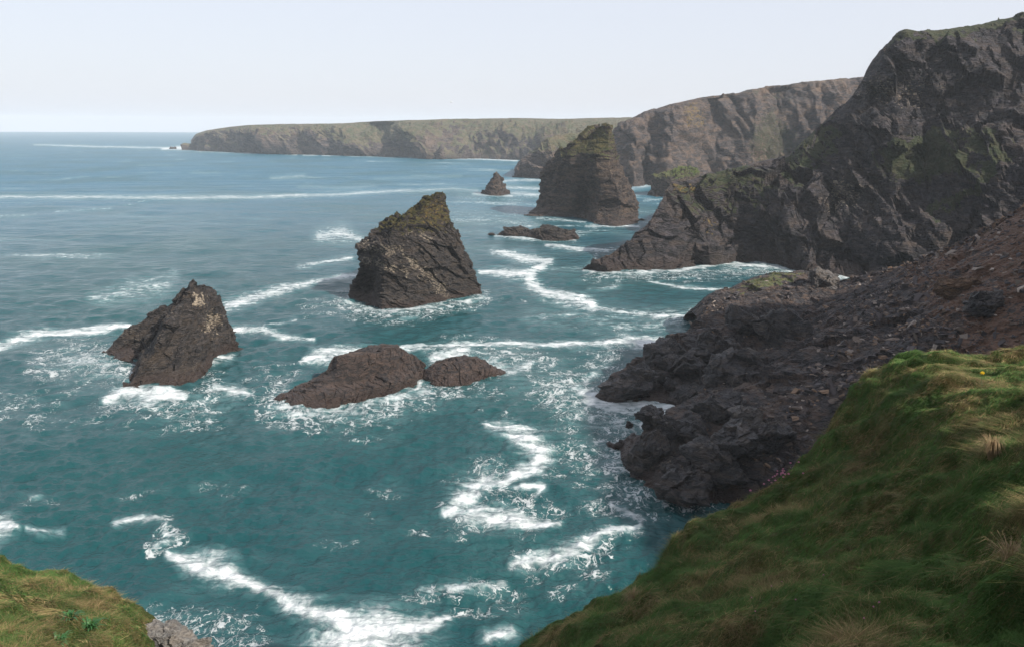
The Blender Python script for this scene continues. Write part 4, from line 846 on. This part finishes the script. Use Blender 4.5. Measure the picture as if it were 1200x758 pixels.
# ------------------------------------------------------------------ small things on the banks
def flat_mat(name, c, rough=.8):
    t = NT(name); n = t.noise(t.pos(), 30, 3); t.set(Base_Color=t.mix(n, tuple(v * .75 for v in c), tuple(min(1, v * 1.25) for v in c)), Roughness=rough); return t.m
M_pink = flat_mat('thrift_pink', (.52, .20, .30)); M_stalk = flat_mat('stalk_green', (.06, .085, .025)); M_yel = flat_mat('hawkbit_yellow', (.80, .55, .02))
M_straw = flat_mat('dry_straw', (.22, .15, .075)); M_leaf = flat_mat('dock_leaf', (.022, .085, .018), .5); M_gull = flat_mat('gull_white', (.75, .76, .78)); M_gullw = flat_mat('gull_grey', (.42, .44, .47))
M_ledge = rock_material('grey_ledge', (.10, .095, .09), (.21, .20, .185), (.20, .17, .14), (.36, .34, .31), .25, rot=(.4, .9, .2), veins=.5, warmth=.2, wet=.2)
def surf_at(P, x, y, r0):
    G = P[r0:]; a, b = proj(G); k = np.argmin((a - x) ** 2 + (b - y) ** 2); return G.reshape(-1, 3)[k]
def tube(p0, p1, r, n=5):
    p0, p1 = np.array(p0, float), np.array(p1, float); d = p1 - p0; d /= np.linalg.norm(d); a = np.cross(d, [.3, .9, .1]); a /= np.linalg.norm(a); b = np.cross(d, a)
    an = np.linspace(0, 2 * math.pi, n, endpoint=False)[:, None]; c = np.cos(an) * a + np.sin(an) * b
    return np.concatenate([p0 + c * r, p1 + c * r * .7])
def flower(name, foot, h, rad, mat, label, group, r, petals):
    o = bpy.data.objects.new(name, None); COL.objects.link(o); o.location = foot; thing(o, label, 'flower', group)
    top = np.array([r.normal() * .05, r.normal() * .05, h]); V = tube((0, 0, -.05), top, .006)
    link('stem', raw_mesh('stem', V, [[i, (i + 1) % 5, 5 + (i + 1) % 5, 5 + i] for i in range(5)], 4, True), M_stalk, o)
    Vs, Fs = [], []; k = 0
    for i in range(petals):                       # a head of many small petals
        z_ = r.uniform(-.15, 1); a = r.uniform(0, 6.28); q = math.sqrt(max(0, 1 - z_ * z_)); d = np.array([math.cos(a) * q, math.sin(a) * q, z_])
        s1 = np.cross(d, r.normal(size=3)); s1 /= np.linalg.norm(s1); s2 = np.cross(d, s1); c = top + d * rad * .7
        Vs += [c - s1 * rad * .35, c + s2 * rad * .3 + d * rad * .3, c + s1 * rad * .35, c - s2 * rad * .3 + d * rad * .15]; Fs.append([k, k + 1, k + 2, k + 3]); k += 4
    link('flower_head', raw_mesh('flower_head', np.array(Vs), Fs, 4, False), mat, o); return o
r = np.random.default_rng(5)
for k in range(26):
    x, y = 912 + r.normal() * 10, 563 + r.normal() * 6; x += (563 - y) * .9
    flower('thrift', surf_at(PR, x, y, v0 - 6) + [0, 0, .05], r.uniform(.18, .34), r.uniform(.03, .05), M_pink, 'pink thrift flower in the dense patch on the edge of the shaded bank', 'pink thrift patch at the bank edge', r, 40)
for x, y in ((914, 697), (884, 717), (880, 729), (960, 693), (932, 725), (1010, 746), (1018, 735), (1022, 727), (905, 704)):
    flower('thrift', surf_at(PR, x, y, v0) + [0, 0, .05], r.uniform(.2, .32), .015, M_pink, 'lone pink thrift flower scattered low on the shaded bank', 'scattered pink thrift', r, 36)
flower('hawkbit', surf_at(PR, 1149, 458, v0 - 4) + [0, 0, .1], .42, .06, M_yel, 'single yellow flower near the top of the shaded bank', None, r, 70)
def tussock(foot, n, h, spread, mat, name, label, cat, r, w_=.008, curl=1.0):
    V, T_ = [], []; k = 0
    for i in range(n):
        a = r.uniform(0, 6.28); q = r.uniform(.1, 1); L = h * r.uniform(.5, 1.15); d = np.array([math.cos(a), math.sin(a), 0]); s_ = np.array([-d[1], d[0], 0]) * w_ * r.uniform(.6, 1.3)
        b = d * spread * .25 * q; m1 = b + d * spread * .3 * q + [0, 0, L * .6]; m2 = b + d * spread * .75 * q * curl + [0, 0, L * .85]; tp = b + d * spread * 1.25 * q * curl + [0, 0, L * (.8 - .25 * q * curl)]
        V += [b - s_, b + s_, m1 - s_, m1 + s_, m2 - s_ * .7, m2 + s_ * .7, tp]; T_ += [[k, k + 1, k + 3], [k, k + 3, k + 2], [k + 2, k + 3, k + 5], [k + 2, k + 5, k + 4], [k + 4, k + 5, k + 6]]; k += 7
    o = link(name, raw_mesh(name, np.array(V), T_, 3, True), mat, None, foot); thing(o, label, cat); return o
for x, y, n, h, sp, lab in ((1162, 540, 420, .55, .26, 'tall straw tussock near the right side of the shaded bank'), (1182, 664, 120, .40, .3, 'thin straw tussock lowest at the right of the shaded bank'),
                        (742, 705, 160, .42, .45, 'straw tussock on the lower seaward edge of the shaded bank')):
    tussock(surf_at(PR, x, y, v0), n, h, sp, M_straw, 'dry_tussock', lab, 'tussock', r, .0035, 1.3)
for x, y, n, h, lab in ((105, 738, 60, .34, 'largest dark green leafy plant on the small bank'), (82, 724, 36, .24, 'small leafy green plant above the largest one on the small bank'), (68, 754, 40, .3, 'leafy green plant at the bottom of the small bank')):
    tussock(surf_at(PL, x, y, v0l), n, h, .42, M_leaf, 'leafy_plant', lab, 'plant', r, .035, .9)
boulder(202, 772, 70, 40, M_ledge, 'pale grey layered ledge under the tip of the small bank', name='ledge_rock', Y=25.5, n=60, amp=.2, cat='rock', tilt=-.5)
# the gull in the sky
g = at(529, 120, 150.0); gl = bpy.data.objects.new('gull', None); COL.objects.link(gl); gl.location = g; gl.rotation_euler = (.1, -.25, .5); thing(gl, 'white gull gliding above the far headland', 'gull')
an = np.linspace(0, 2 * math.pi, 10, endpoint=False); st_ = [(-.30, .005), (-.24, .045), (-.1, .075), (.05, .08), (.15, .055), (.2, .05), (.25, .035), (.31, .004)]
V = np.array([[x, math.cos(a) * q, math.sin(a) * q] for x, q in st_ for a in an]); link('body', raw_mesh('body', V, grid_faces(8, 10, True), 4, True), M_gull, gl)
for sg in (-1, 1):
    sp_ = [(.0, .16, .0), (.25, .17, .07), (.5, .13, .06), (.68, .015, .0)]
    V = [(x0 - .08 * (i > 1) * i * .6, sg * y_, z_ + dz) for i, (y_, c_, z_) in enumerate(sp_) for x0, dz in ((.10, 0), (.10 - c_, 0), (.10 - c_ * .5, .02))]
    F3 = [q for i in range(3) for q in ([i * 3, i * 3 + 2, i * 3 + 5, i * 3 + 3], [i * 3 + 2, i * 3 + 1, i * 3 + 4, i * 3 + 5], [i * 3, i * 3 + 3, i * 3 + 4, i * 3 + 1])]
    link('wing', raw_mesh('wing', np.array(V), F3, 4, True), M_gullw, gl)

# ------------------------------------------------------------------ haze
hz = bpy.data.meshes.new('haze'); R_ = 7300.0; z0, z1 = -6.0, 128.0
hv = [(x, y, z) for z in (z0, z1) for x, y in ((-R_, -R_), (R_, -R_), (R_, R_), (-R_, R_))]
hz.from_pydata(hv, [], [(3, 2, 1, 0), (4, 5, 6, 7), (0, 1, 5, 4), (1, 2, 6, 5), (2, 3, 7, 6), (3, 0, 4, 7)])
mh = bpy.data.materials.new('haze_air'); mh.use_nodes = True; tn = mh.node_tree; tn.nodes.clear()
pv = tn.nodes.new('ShaderNodeVolumePrincipled'); ou = tn.nodes.new('ShaderNodeOutputMaterial')
pv.inputs['Color'].default_value = (.86, .93, 1, 1); pv.inputs['Density'].default_value = 0.00012; pv.inputs['Anisotropy'].default_value = 0.0
tn.links.new(pv.outputs[0], ou.inputs['Volume'])
ho = link('haze', hz, mh); thing(ho, 'thin pale sea haze over the bay', 'haze', None, 'stuff')
